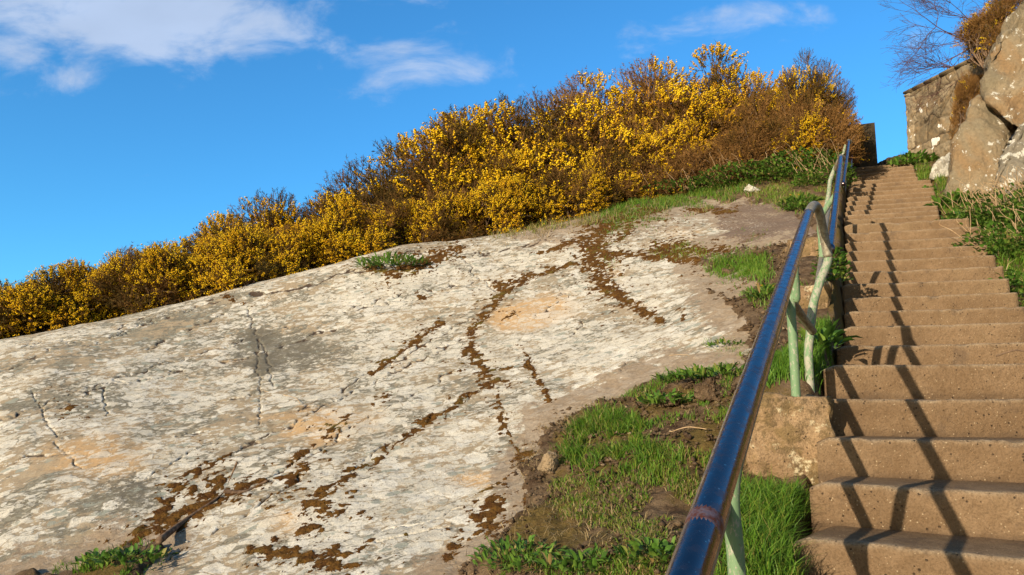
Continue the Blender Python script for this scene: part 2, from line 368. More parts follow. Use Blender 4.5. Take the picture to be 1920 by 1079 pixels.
M['gorse'] = mat_leaf('gorse_spines', [(0, (0.035, 0.032, 0.009)), (0.35, (0.095, 0.060, 0.015)), (0.65, (0.185, 0.090, 0.025)), (1, (0.28, 0.150, 0.050))], 0.85, 0.1, 0.1)
M['blossom'] = mat_leaf('gorse_blossom', [(0, (0.60, 0.29, 0.006)), (0.5, (0.84, 0.52, 0.012)), (1, (0.95, 0.66, 0.020))], 0.7, 0.2, 0.15)
M['stem'] = mat_bark('gorse_wood', (0.10, 0.058, 0.032), (0.24, 0.16, 0.10))
M['twig'] = mat_bark('bare_twigs', (0.075, 0.035, 0.030), (0.13, 0.065, 0.052))
M['stick'] = mat_bark('dead_wood', (0.085, 0.052, 0.032), (0.20, 0.13, 0.08))
M['straw'] = mat_bark('dry_stalks', (0.34, 0.22, 0.11), (0.52, 0.36, 0.20))
M['outcrop'] = mat_outcrop('ochre_outcrop', (0.21, 0.175, 0.11), (0.31, 0.235, 0.14), (0.30, 0.175, 0.075), 0.66)
M['outgrey'] = mat_outcrop('grey_outcrop', (0.20, 0.17, 0.12), (0.27, 0.23, 0.165), (0.24, 0.165, 0.085), 0.60)
M['pale'] = mat_outcrop('pale_stone', (0.40, 0.36, 0.28), (0.50, 0.46, 0.36), (0.38, 0.30, 0.2), 0.5)
M['tan'] = mat_outcrop('tan_stone', (0.36, 0.25, 0.14), (0.42, 0.31, 0.185), (0.35, 0.22, 0.11), 0.8)

# ================================================================ stair layout (front edge of every step)
left = [(1487,1005,2.85),(1517,903,3.15),(1530,820,3.45),(1526,748,3.75),(1545,685,4.05)]
up_px = {5:(1568,648),6:(1581,612),7:(1583,584),8:(1582,558),9:(1578,533),10:(1582,510),11:(1583,490),12:(1586,471),13:(1585,454),14:(1585,437),15:(1584,421),
         16:(1583,412),17:(1584,403.5),18:(1585,395),19:(1586,386),20:(1587,377.5),21:(1588,369),22:(1588,361),23:(1589,353.5),24:(1590,346.5),25:(1596,339.5),26:(1597,333),27:(1598,327),28:(1599,320.5),29:(1600,314.6)}
right_px = {5:1935,6:1925,7:1912,8:1896,9:1880,10:1870,11:1855,12:1840,13:1833,14:1823,15:1807,16:1752,17:1750,18:1749,19:1748,20:1746,21:1744,22:1742,23:1739,24:1736,25:1712,26:1709,27:1706,28:1704,29:1702}
EDGE = []                                     # (A, B) left and right end of each nosing
for k, (px, py, D) in enumerate(left):
    A = ray(px, py, D); th = R([36, 33, 23, 18, 15][k]); EDGE.append((A, A + Vector((math.cos(th), -math.sin(th), 0)) * [1.35, 1.45, 1.55, 1.7, 1.75][k]))
h4 = EDGE[4][0].z
for k in range(5, 30):
    px, py = up_px[k]; h = h4 + 0.167 * (k-4); D = h / vtan(py); A = ray(px, py, D)
    th = R(14 if k < 25 else 14 + (k-24) * 1.4); rx = (right_px[k]-960)/F * 1.0
    L_ = (rx*(D + 0.1545*h) - A.x) / (math.cos(th) + rx*math.sin(th)); EDGE.append((A, A + Vector((math.cos(th), -math.sin(th), 0)) * L_))
eD = np.array([e[0].y for e in EDGE]); eX = np.array([e[0].x for e in EDGE]); eZ = np.array([e[0].z for e in EDGE])
eW = np.array([(e[1]-e[0]).length for e in EDGE])
def stair_info(x, y):
    ye = y + np.tan(R(14)) * (x - np.interp(y, eD, eX))
    return np.interp(ye, eD, eX), np.interp(ye, eD, eX) + np.interp(ye, eD, eW)*0.97, np.interp(ye, eD, eZ), ye

# ================================================================ terrain
ctrl = [(0,1079,4.0),(300,1079,3.8),(600,1079,3.5),(900,1079,3.2),(1200,1079,2.75),(1440,1150,2.5),
 (0,960,4.7),(300,960,4.5),(600,960,4.2),(900,960,3.9),(1150,960,3.4),(1440,1045,2.9),
 (0,850,5.6),(300,850,5.4),(600,850,5.1),(900,850,4.8),(1100,850,4.3),(1300,850,3.75),(1440,960,3.35),(1505,965,3.3),(1380,925,3.5),(1460,940,3.5),
 (0,760,6.6),(300,760,6.5),(600,760,6.1),(900,760,5.6),(1150,760,5.0),(1330,760,4.3),
 (0,700,7.5),(500,700,7.2),(900,700,6.35),(1200,700,5.45),(1380,700,4.7),(1470,715,4.1),
 (250,640,8.4),(500,600,8.8),(900,600,7.9),(1200,600,6.9),(1400,600,5.8),(1530,622,5.3),
 (900,500,9.8),(1200,500,8.7),(1450,500,7.4),(1540,500,6.6),(1050,430,11.0),(1250,420,10.5),(1450,425,9.2),(1540,420,8.6),
 (0,640,9.4),(150,612,9.7),(300,580,10.0),(430,545,10.3),(600,503,10.8),(750,465,11.2),(900,447,11.4),(1330,390,11.4),(1480,390,10.3),
 (1200,383,12.2),(1400,348,12.6),(1540,350,11.4),(1565,325,12.6),(1580,310,13.8),
 (-250,700,9.0),(-300,850,6.5),(-300,1079,4.6),
 (1740,335,12.9),(1790,395,10.1),(1850,455,8.5),(1900,555,6.9),(1960,640,5.4),(1840,360,10.6),(1920,400,9.2),(1960,520,7.2),(2100,420,9.0),(2100,600,6.5)]
C = [tuple(ray(*c)) for c in ctrl]
# ground behind the crest keeps low, then the hill top
C += [(-9,12.5,0.5),(-6,13,0.75),(-3,13.5,1.35),(-1,14,2.1),(1.5,14.5,2.9),(3.5,15,3.6),(5.5,16,4.2),(-10,17,0.2),(-4,17,1.2),(2,19,3.2),(7,19,4.5),
      (8.5,14.5,5.2),(9,11,4.6),(7.5,8,3.2),(6,5,1.5),(3.5,2,-0.4),(2,0,-1.5),(-1,0,-1.75),(-6,0,-1.9),(-8,4,-0.9),(0,1.2,-1.35),(1.0,1.6,-0.95),(10,17,5.6)]
C = np.array(C)
def tps_fit(P, lam=0.002):
    X = P[:, :2]; n = len(X); r = np.hypot(X[:, None, 0]-X[None, :, 0], X[:, None, 1]-X[None, :, 1])
    K = np.where(r > 0, r*r*np.log(r+1e-9), 0) + lam*np.eye(n); Q = np.c_[np.ones(n), X]
    A = np.block([[K, Q], [Q.T, np.zeros((3, 3))]]); return np.linalg.solve(A, np.r_[P[:, 2], 0, 0, 0])
_w = tps_fit(C)
def tps(x, y):
    x = np.asarray(x, float); y = np.asarray(y, float); s = _w[-3] + _w[-2]*x + _w[-1]*y
    for i in range(len(C)):
        r2 = (x-C[i, 0])**2 + (y-C[i, 1])**2; s = s + _w[i] * 0.5 * r2 * np.log(r2+1e-12)
    return s
def base_z(x, y):
    """smooth hill, fading to a gentle slope far out"""
    xc = np.clip(x, -11, 10.5); yc = np.clip(y, -0.5, 19)
    z = tps(xc, yc); d = np.hypot(x-xc, y-yc)
    return z - 0.10*d
MOSS = [  # brown moss following the joints, in photo positions (x, y, half width)
 [(1065,500,5),(1000,522,6),(950,548,7),(912,585,12),(885,625,10),(882,655,11),(905,690,13),(915,722,16),(900,735,10)],
 [(1100,492,6),(1020,512,5),(945,535,6),(930,540,5)],[(900,735,7),(860,757,6),(800,795,5),(740,838,5),(700,868,6),(650,895,9),(610,925,12)],
 [(930,730,6),(940,785,6),(962,835,4),(975,862,4)],[(912,705,5),(960,690,4)],[(915,722,7),(955,718,5)],
 [(1230,392,20),(1150,415,20),(1120,440,28),(1110,480,30),(1125,520,26),(1150,555,19),(1200,580,11),(1240,602,6)],
 [(1110,445,10),(1060,462,5),(1010,475,3)],[(1120,480,16),(1200,480,8),(1290,490,10),(1340,498,10)],[(1240,470,22),(1300,465,10)],
 [(985,660,3),(998,700,6),(1018,730,5),(1030,752,7)],[(600,955,24)],[(570,885,14),(540,905,16)],[(590,985,22),(560,1000,14)],[(640,960,12)],
 [(170,1065,16),(255,1020,12),(300,965,12),(340,915,10),(375,885,9)],[(300,990,16),(360,965,13),(430,930,12),(495,905,10)],[(470,1035,10),(560,1040,16),(640,1070,30)],
 [(400,870,12),(430,862,8)],[(620,812,9)],[(722,744,8)],[(700,760,4)],[(435,565,9),(425,557,5)],[(860,470,16),(800,492,18),(735,512,16),(690,500,10)],
 [(850,1005,10)],[(855,1030,12)],[(840,1050,9)],[(930,955,20),(915,985,12)],[(1000,945,18),(1040,930,14),(1090,900,16)],[(700,1020,7),(670,1040,5)],[(940,600,3),(970,590,2)],
 [(660,780,3),(600,830,4),(540,875,5)],[(1280,600,6)],[(1260,480,9),(1370,470,9)],[(1080,455,8),(1040,470,9)],[(830,605,6),(760,655,7),(700,700,6)],[(380,940,16),(420,900,12)],[(930,1000,14),(900,975,10)],[(760,1010,6)],[(640,1050,22)],[(520,1020,10)],[(345,960,12),(330,985,14)],[(1020,925,10)],[(1160,450,10),(1180,430,12)],[(127,766,11)],[(780,556,5),(800,560,4)],[(1290,395,5),(1380,398,6)],[(970,860,10),(1000,850,8)]]
CRACK = [
 [(465,580,2),(478,625,2),(498,655,2),(505,690,2),(512,725,1.5)],[(488,640,1.3),(482,700,1.6),(490,760,1.6),(485,800,1.4)],[(0,702,2),(60,675,1.5),(110,650,1.5)],
 [(60,735,1.5),(85,790,1.5),(115,825,1.5)],[(195,730,2),(200,780,1.5)],[(640,515,2),(560,545,3.5),(470,552,3)],[(275,658,3),(320,635,2),(420,592,1.5)],
 [(1040,450,2),(985,462,3),(930,475,2),(880,480,2),(960,466,2)],[(0,810,1.5),(90,770,1.5),(180,735,1.5),(330,700,1.5),(500,660,1.5),(640,610,1.5)],
 [(560,775,2),(640,730,2),(700,700,2),(800,650,1.8),(880,600,1.5)],[(640,900,1.5),(700,850,2),(790,800,2),(880,745,2)],[(870,480,1.5),(890,520,1.5),(930,545,1.5)],
 [(640,585,1.2),(760,550,1.3),(930,525,1.3)],[(700,1020,2),(760,1005,1.5),(840,990,1.5)],[(220,620,1.3),(300,585,1.3)],[(100,830,1.5),(150,880,1.5)],[(330,820,1.5),(440,800,1.5),(620,760,1.3)],
 [(985,665,1.4),(1005,720,1.4)],[(1060,640,1.4),(1100,605,1.4)],[(400,760,1.3),(520,730,1.3)],[(300,1060,2),(380,1000,2),(480,950,2),(600,880,2)],[(0,880,1.4),(60,860,1.4),(140,848,1.4)],
 [(0,790,1.4),(130,740,1.3),(300,690,1.3),(430,650,1.3),(560,610,1.3),(700,575,1.3),(860,545,1.3)],[(430,850,1.6),(560,790,1.6),(690,720,1.6),(800,668,1.6),(872,640,1.6)],[(520,890,1.5),(640,820,1.5),(760,745,1.5),(850,700,1.5)],
 [(170,650,1.2),(250,615,1.2),(330,585,1.2)],[(40,650,1.2),(140,640,1.2)],[(740,480,1.5),(830,470,1.5),(900,478,1.5)],[(700,1000,1.5),(800,985,1.5),(900,940,1.3)],[(1000,600,1.2),(1060,560,1.2),(1100,545,1.2)],
 [(430,560,2),(300,600,1.5),(230,630,1.4)],[(640,515,2.5),(700,508,3),(760,490,2),(860,470,1.5)],[(1160,700,1.2),(1200,660,1.2)],[(150,940,1.4),(260,900,1.4),(400,830,1.4)]]
SOIL = [(1600,1140),(1010,1140),(820,1078),(900,1040),(980,960),(960,900),(1000,850),(1010,800),(1060,780),(1150,745),(1260,690),(1350,690),(1395,660),(1385,610),(1330,560),(1400,545),(1390,520),
        (1330,520),(1300,500),(1350,470),(1440,452),(1520,440),(1460,400),(1330,388),(1270,386),(1190,402),(1130,412),(1060,421),(1000,430),(1100,330),(1600,280),(2300,250),(2300,1140)]
SOIL2 = [(-200,1140),(60,1075),(150,1052),(235,1015),(330,1020),(300,1060),(270,1140)]
def rock_fields(x, y, z):
    px, py = proj(x, y, z)
    n1 = fbm(x*3, y*3, 4, 2); n2 = fbm(x*9, y*9, 4, 9); n3 = fbm(x*26, y*26, 3, 19)
    wx = px + 9*n2 + 5*n3; wy = py + 7*fbm(x*8+40, y*8, 4, 33) + 3*n3
    md = np.full(px.shape, 1e9)
    for p in MOSS: md = np.minimum(md, seg_dist(wx, wy, [(a, b, w*1.18+.5) for a, b, w in p], 1.2))
    moss = np.where(md < 4.5, np.maximum(0.80 - md, -0.28 - 0.13*md), -3) + 1.0*n3 + 0.6*n2 + 0.7*fbm(x*60, y*60, 2, 23)
    cd = np.full(px.shape, 1e9)
    wx2 = px + 9*n2; wy2 = py + 9*fbm(x*8+80, y*8, 4, 41)
    for p in CRACK: cd = np.minimum(cd, seg_dist(wx2, wy2, p, 1.0))
    crack = np.clip(1.05 - cd*0.85 + 0.5*n3 + 0.25*n2, 0, 1)
    soil = np.maximum(poly_sd(px, py, SOIL), poly_sd(px, py, SOIL2))
    return px, py, n1, n2, n3, moss, crack, soil
def carve(x, y, z):
    xl, xr, zs, ye = stair_info(x, y)
    inside = sstep(-0.06, 0.05, x-xl) * sstep(-0.05, 0.05, xr-x)
    low = zs - 0.45
    return z*(1-inside) + np.minimum(z, low)*inside
# fine sheet: dense where the camera stands close, coarser far off
def fan(t0, t1, nt, y0, y1, ny):
    t = np.linspace(t0, t1, nt); y = y0 * (y1/y0) ** np.linspace(0, 1, ny)
    T, Y = np.meshgrid(t, y); X = T * (Y + 0.6); return X, Y
def grid_faces(ny, nt, mask=None):
    i = np.arange(ny*nt).reshape(ny, nt); f = np.stack([i[:-1, :-1], i[:-1, 1:], i[1:, 1:], i[1:, :-1]], -1).reshape(-1, 4)
    if mask is not None: m = mask.reshape(ny, nt); mm = (m[:-1, :-1] | m[:-1, 1:] | m[1:, 1:] | m[1:, :-1]).ravel(); f = f[mm]
    return f
def compact(V, f, attrs):
    used = np.unique(f); remap = np.full(len(V), -1); remap[used] = np.arange(len(used)); return V[used], remap[f], {k: v[used] for k, v in attrs.items()}
nt, ny = 1000, 720
X, Y = fan(-0.78, 0.52, nt, 2.4, 13.5, ny); X = X.ravel(); Y = Y.ravel()
Z0 = base_z(X, Y)
px, py, n1, n2, n3, moss, crack, soil = rock_fields(X, Y, Z0)
n4 = fbm(X*2.0+Y*1.5, (-X*.6+Y*.8)*9, 4, 88)
rough = 0.017*n1 + 0.004*n2 + 0.003*n3 + 0.005*n4
# long bedding ledges running up the slab
u = X*0.80 + Y*0.60; v = -X*0.60 + Y*0.80
q = v*1.7 + 0.5*fbm(u*0.5, v*0.9, 3, 60); led = (q - np.floor(q)); rough = rough + 0.028*(sstep(0.0, 0.93, led) - sstep(0.93, 1.0, led)) * (0.4+0.6*vnoise(u*0.9, v*2, 4))
Zr = Z0 + rough - 0.016*sstep(0.2, 0.9, crack)
ell = lambda cx, cy, rx, ry: np.clip(1 - np.hypot((px-cx)/rx, (py-cy)/ry), 0, 1)
pale = (0.45+0.8*sstep(-.3, .3, fbm(X*1.5, Y*1.2, 3, 55)))*np.clip(1.3*ell(1180,640,230,170) + 1.2*ell(800,900,260,180) + 0.8*ell(1000,560,400,160) + 1.0*ell(650,1020,240,90) + 0.7*ell(330,900,300,160) + 0.7*ell(1000,800,150,150) + 0.5*ell(650,500,300,60), 0, 1.3)
ochre = np.clip(1.1*ell(960,600,90,45) + 0.8*ell(1040,575,120,70) + 0.9*ell(900,905,120,40) + 0.8*ell(180,860,260,110) + 0.8*ell(600,800,260,90) + 0.7*ell(540,990,120,90) + 0.6*ell(1150,510,80,60) + 0.6*ell(1280,440,120,60) + 0.55*ell(430,680,200,60) + 0.7*ell(1000,1010,160,80), 0, 1.2)
dark = (0.25+1.1*sstep(-.25, .35, fbm(X*2.2, Y*1.6, 4, 71)))*np.clip(0.75*ell(500,720,210,120) + 0.6*ell(260,930,220,110) + 0.4*ell(330,600,260,60) + 0.6*ell(620,640,170,60) + 0.45*ell(120,720,160,80) + 0.55*ell(480,680,60,130), 0, 1)
brown = np.clip(sstep(-25, 15, 14*n1 + 14*n2 + poly_sd(px, py, [(1340,392),(1370,450),(1400,455),(1480,440),(1560,430),(1560,385),(1400,382)])), 0, 1)
smear = sstep(-75, 5, soil + 20*n1)
me = mesh_np('rock_slope', np.c_[X, Y, carve(X, Y, Zr)], grid_faces(ny, nt, (soil < 45)), attrs=dict(pale=pale, ochre=ochre, dark=dark, brown=brown, smear=smear, crack=crack), smooth=True)
tag(obj('rock_slope', me, M['rock']), 'bare lichened rock slab rising left of the stairs', None, None, 'structure')
# moss: its own raised cushions on the rock
mm = moss > -0.05
th = 0.008*np.sqrt(np.clip(moss, 0, 1.0)) + 0.005*n3*np.clip(moss*3, 0, 1) - 0.003
V, f_, at = compact(np.c_[X, Y, Zr + th], grid_faces(ny, nt, mm & (soil < 60)), {})
tag(obj('moss', mesh_np('moss', V, f_, smooth=True), M['moss']), 'brown moss growing along the joints of the pale rock slab', 'moss', None, 'stuff')
mi = np.where((moss > 0.08) & (soil < 20))[0]; mi = rng.choice(mi, min(70000, len(mi)*2)); MT = (X[mi] + rng.normal(0, .006, len(mi)), Y[mi] + rng.normal(0, .008, len(mi)), (Zr+th)[mi], Y[mi])
# ground: soil and turf, surfaces where the soil covers the rock
nt2, ny2 = 760, 560
X2, Y2 = fan(-0.95, 0.95, nt2, 1.2, 22, ny2); X2 = X2.ravel(); Y2 = Y2.ravel(); Zg0 = base_z(X2, Y2)
px2, py2 = proj(X2, Y2, Zg0)
g1 = fbm(X2*3, Y2*3, 4, 2); g2 = fbm(X2*9, Y2*9, 4, 9); g3 = fbm(X2*26, Y2*26, 3, 19); g4 = fbm(X2*14, Y2*14, 3, 77)
sd = np.maximum(poly_sd(px2, py2, SOIL), poly_sd(px2, py2, SOIL2))
beyond = (Y2 > 9.0) & (sd < 0) & (np.interp(px2, [-500,0,300,600,750,900,1060,1330], [9.4,9.9,10.5,11.2,11.6,11.8,11.6,11.9]) < Y2)
sd = np.where(beyond, 60, sd)
sd = sd + 16*g2 + 10*g1
off = -0.12 + 0.15*sstep(-22, 26, sd)
def soil_bumps(x, y): return 0.030*fbm(x*3, y*3, 4, 2) + 0.035*np.abs(fbm(x*9, y*9, 4, 9)) + 0.014*fbm(x*26, y*26, 3, 19)
turf = np.clip(sstep(0, 50, sd) * 0.6 + 0.5*g1, 0, 1) * (1 - sstep(1290, 1340, px2)*sstep(760, 700, py2)*sstep(330, 400, py2)*sstep(1560, 1540, px2)*0.9)
zz = Zg0 + off + soil_bumps(X2, Y2)
me = mesh_np('ground', np.c_[X2, Y2, carve(X2, Y2, zz)], grid_faces(ny2, nt2), attrs=dict(turf=turf), smooth=True)
tag(obj('ground', me, M['soil']), 'brown soil and turf beside the stairs', None, None, 'structure')
def gz(x, y):
    """height of whatever surface is on top at x,y"""
    x = np.atleast_1d(np.asarray(x, float)); y = np.atleast_1d(np.asarray(y, float)); z = base_z(x, y)
    a, b = proj(x, y, z); s = np.maximum(poly_sd(a, b, SOIL), poly_sd(a, b, SOIL2)) + 16*fbm(x*9, y*9, 4, 9) + 10*fbm(x*3, y*3, 4, 2)
    r = z + 0.03*fbm(x*3, y*3, 4, 2); g = z - 0.11 + 0.15*sstep(-22, 26, s) + soil_bumps(x, y)
    return carve(x, y, np.maximum(r, g))
def gz1(x, y): return float(gz(x, y)[0])
# the rest of the hillside, out to the horizon
nb = 160; ang = np.linspace(0, 2*math.pi, nb, endpoint=False); rad = np.r_[np.linspace(0.5, 20, 40), 30, 60, 140, 400, 1200]
RR, AA = np.meshgrid(rad, ang, indexing='ij'); XX = (RR*np.cos(AA)).ravel(); YY = (6 + RR*np.sin(AA)).ravel()
ZZ = base_z(XX, YY); ZZ = np.where(RR.ravel() > 25, np.maximum(ZZ, -12), ZZ) - 0.45; ZZ = carve(XX, YY, ZZ)
i = np.arange(len(rad)*nb).reshape(len(rad), nb); j = np.roll(i, -1, 1); f_ = np.stack([i[:-1], j[:-1], j[1:], i[1:]], -1).reshape(-1, 4)
tag(obj('hillside', mesh_np('hillside', np.c_[XX, YY, ZZ], f_, attrs=dict(turf=np.full(len(XX), 0.9)), smooth=True), M['soil']), 'hillside under and around the rock slab', None, None, 'structure')

# ================================================================ staircase
stairs = empty('concrete_staircase', tuple(EDGE[0][0]), 'long flight of worn brown concrete steps climbing to the sky', 'staircase')
def step_mesh(A, B, tread, drop, seed, rise=0.168):
    e = (B-A); W = e.length; e.normalize(); nrm = Vector((-e.y, e.x, 0))
    if nrm.y < 0: nrm = -nrm
    r = 0.018; prof = [(0.004, -drop), (0.004, -0.25), (0.004, -0.2), (0.006, -0.18), (0.006, -0.168), (0.005, -0.155), (0.004, -0.14), (0.002, -0.12), (0.001, -0.09), (0, -0.06), (0, -0.035), (0, -r)]
    prof += [(r - r*math.cos(a), -r + r*math.sin(a)) for a in (R(25), R(50), R(75))]
    prof += [(r, 0)] + [(r + (tread+0.02-r)*q, 0) for q in (0.06, .15, .3, .5, .75, 1)] + [(tread+0.3, 0), (tread+0.3, -drop)]
    n = max(24, int(W/0.025)); prof = np.array(prof); m = len(prof)
    s = np.linspace(0, W, n); S, Pd = np.meshgrid(s, prof[:, 0], indexing='ij'); _, Pz = np.meshgrid(s, prof[:, 1], indexing='ij')
    wav = fbm(S*1.6+seed*7, S*0+seed, 3)*0.008; chip = np.clip(fbm(S*9+seed*3, Pz*9+seed, 4)-0.28, 0, 1)*0.045
    nearedge = np.exp(-((Pz+0.0)**2 + np.minimum(Pd, 1)**2)/(0.04**2))
    fine = fbm(S*26+seed, (Pz+Pd)*26, 3)*0.004
    Pd2 = Pd + wav*(Pd < tread) + (chip*nearedge) + fine*(Pd < tread*.9); Pz2 = Pz - chip*nearedge*0.8 + fine*0.7*(Pz > -0.3) + 0.35*wav*(Pz > -0.05)
    # worn hollow in the middle of the tread, arrises rounded at the side
    Pz2 = Pz2 - 0.005*np.exp(-((S-W*0.45)/(W*0.3))**2)*(Pz > -0.05)
    Pz2 = Pz2 - 0.022*np.exp(-(S/0.03)**2)*(Pz > -0.03)
    V = np.stack([A.x + e.x*S + nrm.x*Pd2, A.y + e.y*S + nrm.y*Pd2, A.z + Pz2], -1).reshape(-1, 3)
    f = grid_faces(n, m)
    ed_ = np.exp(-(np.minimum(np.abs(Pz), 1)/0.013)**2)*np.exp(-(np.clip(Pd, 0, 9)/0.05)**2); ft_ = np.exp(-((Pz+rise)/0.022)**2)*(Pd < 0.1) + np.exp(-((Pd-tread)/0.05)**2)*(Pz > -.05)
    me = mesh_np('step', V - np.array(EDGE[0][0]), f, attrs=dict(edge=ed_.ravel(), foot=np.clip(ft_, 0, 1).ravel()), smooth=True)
    bm = bmesh.new(); bm.from_mesh(me); bm.verts.ensure_lookup_table()
    for k in (0, n-1):
        vs = [bm.verts[k*m+q] for q in range(m)]
        try: bm.faces.new(vs if k == 0 else vs[::-1]).smooth = False
        except ValueError: pass
    bmesh.ops.recalc_face_normals(bm, faces=bm.faces); bm.to_mesh(me); bm.free(); return me
for k in range(-7, 30):
    if k >= 0: A, B = EDGE[k]
    else:
        A0, B0 = EDGE[0]; e = (B0-A0).normalized(); nn = Vector((-e.y, e.x, 0)); A = A0 - nn*(0.30*-k) + Vector((0, 0, -0.168*-k)); B = B0 - nn*(0.30*-k) + Vector((0, 0, -0.168*-k))
    nxt = EDGE[k+1][0] if 0 <= k < 29 else None
    if nxt is not None:
        e = (B-A).normalized(); nn = Vector((-e.y, e.x, 0)); nn = nn if nn.y > 0 else -nn
        tr = max((nxt-A).dot(nn), (EDGE[k+1][1]-A).dot(nn), 0.2)
    else: tr = 0.3 if k < 0 else 2.2
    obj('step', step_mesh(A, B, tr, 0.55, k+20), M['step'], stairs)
# concrete ledges at the left that carry the handrail posts
def block_mesh(x0, x1, y0, y1, z0, z1, seed, rot=0.0, sub=22, amp=0.012):
    bm = bmesh.new(); bmesh.ops.create_cube(bm, size=1)
    for v in bm.verts: v.co = Vector((v.co.x*(x1-x0), v.co.y*(y1-y0), v.co.z*(z1-z0)))
    bmesh.ops.bevel(bm, geom=bm.edges[:], offset=0.012, segments=2, affect='EDGES')
    L = max(x1-x0, y1-y0, z1-z0)
    bmesh.ops.subdivide_edges(bm, edges=[e for e in bm.edges if e.calc_length() > 0.05], cuts=sub, use_grid_fill=True)
    c = Vector(((x0+x1)/2, (y0+y1)/2, (z0+z1)/2)); co = np.array([v.co for v in bm.verts])
    d = fbm(co[:, 0]*7+co[:, 2]*5+seed, co[:, 2]*7+co[:, 1]*6+seed, 4)*amp*2
    bm.normal_update()
    nr = np.array([v.normal for v in bm.verts]); co = co + nr*d[:, None]; ca, sa = math.cos(rot), math.sin(rot)
    for v, p in zip(bm.verts, co): v.co = Vector((p[0]*ca-p[1]*sa, p[0]*sa+p[1]*ca, p[2])) + c - EDGE[0][0]
    for f in bm.faces: f.smooth = True
    return bm
def ledge(x0, x1, y0, y1, z0, z1, rot, seed): obj('post_ledge', block_mesh(x0, x1, y0, y1, z0, z1, seed, rot, 26, .022), M['kerb'], stairs)
pA = ray(1440, 748, 3.62); pB = ray(1535, 748, 3.6)
ledge(pA.x-0.05, pB.x+0.10, 3.57, 4.25, -0.75, pA.z, R(-8), 3)
pA = ray(1495, 536, 5.75); pB = ray(1574, 536, 5.7)
ledge(pA.x-0.1, pB.x-0.02, 5.66, 6.5, 0.2, pA.z, R(-10), 5)
pA = ray(1556, 381, 8.75); pB = ray(1582, 381, 8.7)
ledge(pA.x-0.05, pB.x-0.01, 8.66, 9.6, 1.2, pA.z, R(-12), 8)
pA = ray(1510, 450, 7.35); pB = ray(1570, 450, 7.3)
ledge(pA.x-0.05, pB.x+0.0, 7.26, 8.4, 0.9, pA.z, R(-12), 9)

# ================================================================ tubes and handrails
def smooth_path(pts, n=8):
    P = [Vector(p) for p in pts]; out = []
    for i in range(len(P)-1):
        p0 = P[max(i-1, 0)]; p1 = P[i]; p2 = P[i+1]; p3 = P[min(i+2, len(P)-1)]
        for k in range(n):
            t = k/n; out.append(0.5*((2*p1) + (-p0+p2)*t + (2*p0-5*p1+4*p2-p3)*t*t + (-p0+3*p1-3*p2+p3)*t**3))
    out.append(P[-1]); return out
def tube_arrays(pts, rad, sides=16, cap=True):
    P = [Vector(p) for p in pts]; n = len(P); rad = rad if isinstance(rad, (list, tuple, np.ndarray)) else [rad]*n
    V = []; T0 = (P[1]-P[0]).normalized(); U = T0.orthogonal().normalized()
    for i in range(n):
        T = (P[min(i+1, n-1)]-P[max(i-1, 0)]).normalized(); U = (U - T*U.dot(T)).normalized(); W = T.cross(U)
        for k in range(sides):
            a = 2*math.pi*k/sides; V.append(P[i] + (U*math.cos(a)+W*math.sin(a))*rad[i])
    Fq = []
    for i in range(n-1):
        for k in range(sides):
            a = i*sides+k; b = i*sides+(k+1) % sides; Fq.append((a, b, b+sides, a+sides))
    Ft = []
    if cap:
        V.append(P[0].copy()); V.append(P[-1].copy())
        for k in range(sides):
            Ft.append((n*sides, (k+1) % sides, k)); Ft.append((n*sides+1, (n-1)*sides+k, (n-1)*sides+(k+1) % sides))
    return V, Fq, Ft
def tube(name, pts, rad, mat, parent, sides=18, n=8, straight=False, origin=None):
    o0 = Vector(origin) if origin is not None else (parent.location if parent else Vector((0, 0, 0)))
    pp = [Vector(p) for p in pts] if straight else smooth_path(pts, n)
    V, q, t = tube_arrays([p-o0 for p in pp], rad, sides)
    return obj(name, mesh_np(name, [tuple(v) for v in V], q, t, smooth=True), mat, parent)
RT = 0.0235; RP = 0.021
def handrail(label, A, B, sec_end, mid_off, posts, endpost, welds, startpost=None, loop=None, mid_end=None, group='handrails up the stairs'):
    A = Vector(A); B = Vector(B); root = empty('handrail', A, label, 'handrail', group)
    d = (B-A).normalized()
    # top rail with its turned-down end
    tube('top_rail', [A, A.lerp(B, .33), A.lerp(B, .66), B], RT, M['steel'], root, 28, 10)
    lp = loop if loop else [B, B + d*0.055 + Vector((0.006, 0, 0.006)), B + d*0.10 + Vector((0.03, 0, -0.025)), sec_end + (B-sec_end)*0.5 + Vector((0.01, 0, 0.03)), sec_end]
    tube('end_bend', lp, RT*0.995, M['dull'], root, 24, 8)
    mo = Vector(mid_off); mb = Vector(mid_end) if mid_end else mo; A2 = A + mo; B2 = B - d*0.18 + mb
    ee = endpost['join']
    tube('mid_rail', [A2, A2.lerp(B2, .5), B2, B2 + d*0.07 + Vector((0.01, 0, -0.002)), (B2+d*0.09).lerp(ee, .55) + Vector((0, 0, 0.0)), ee], RP, M['dull'], root, 18, 8)
    for p in posts:
        tube('post', p, RP, M['green'], root, 18, 8)
    tube('post', endpost['path'], RP*1.02, M['green2'], root, 18, 10)
    for t, w, r in welds:
        c = A.lerp(B, t); tube('weld_band', [c - d*w/2, c - d*w/4, c, c + d*w/4, c + d*w/2], [r*0.985, r, r*1.006, r, r*0.985], M['rust'], root, 26, straight=True)
    return root
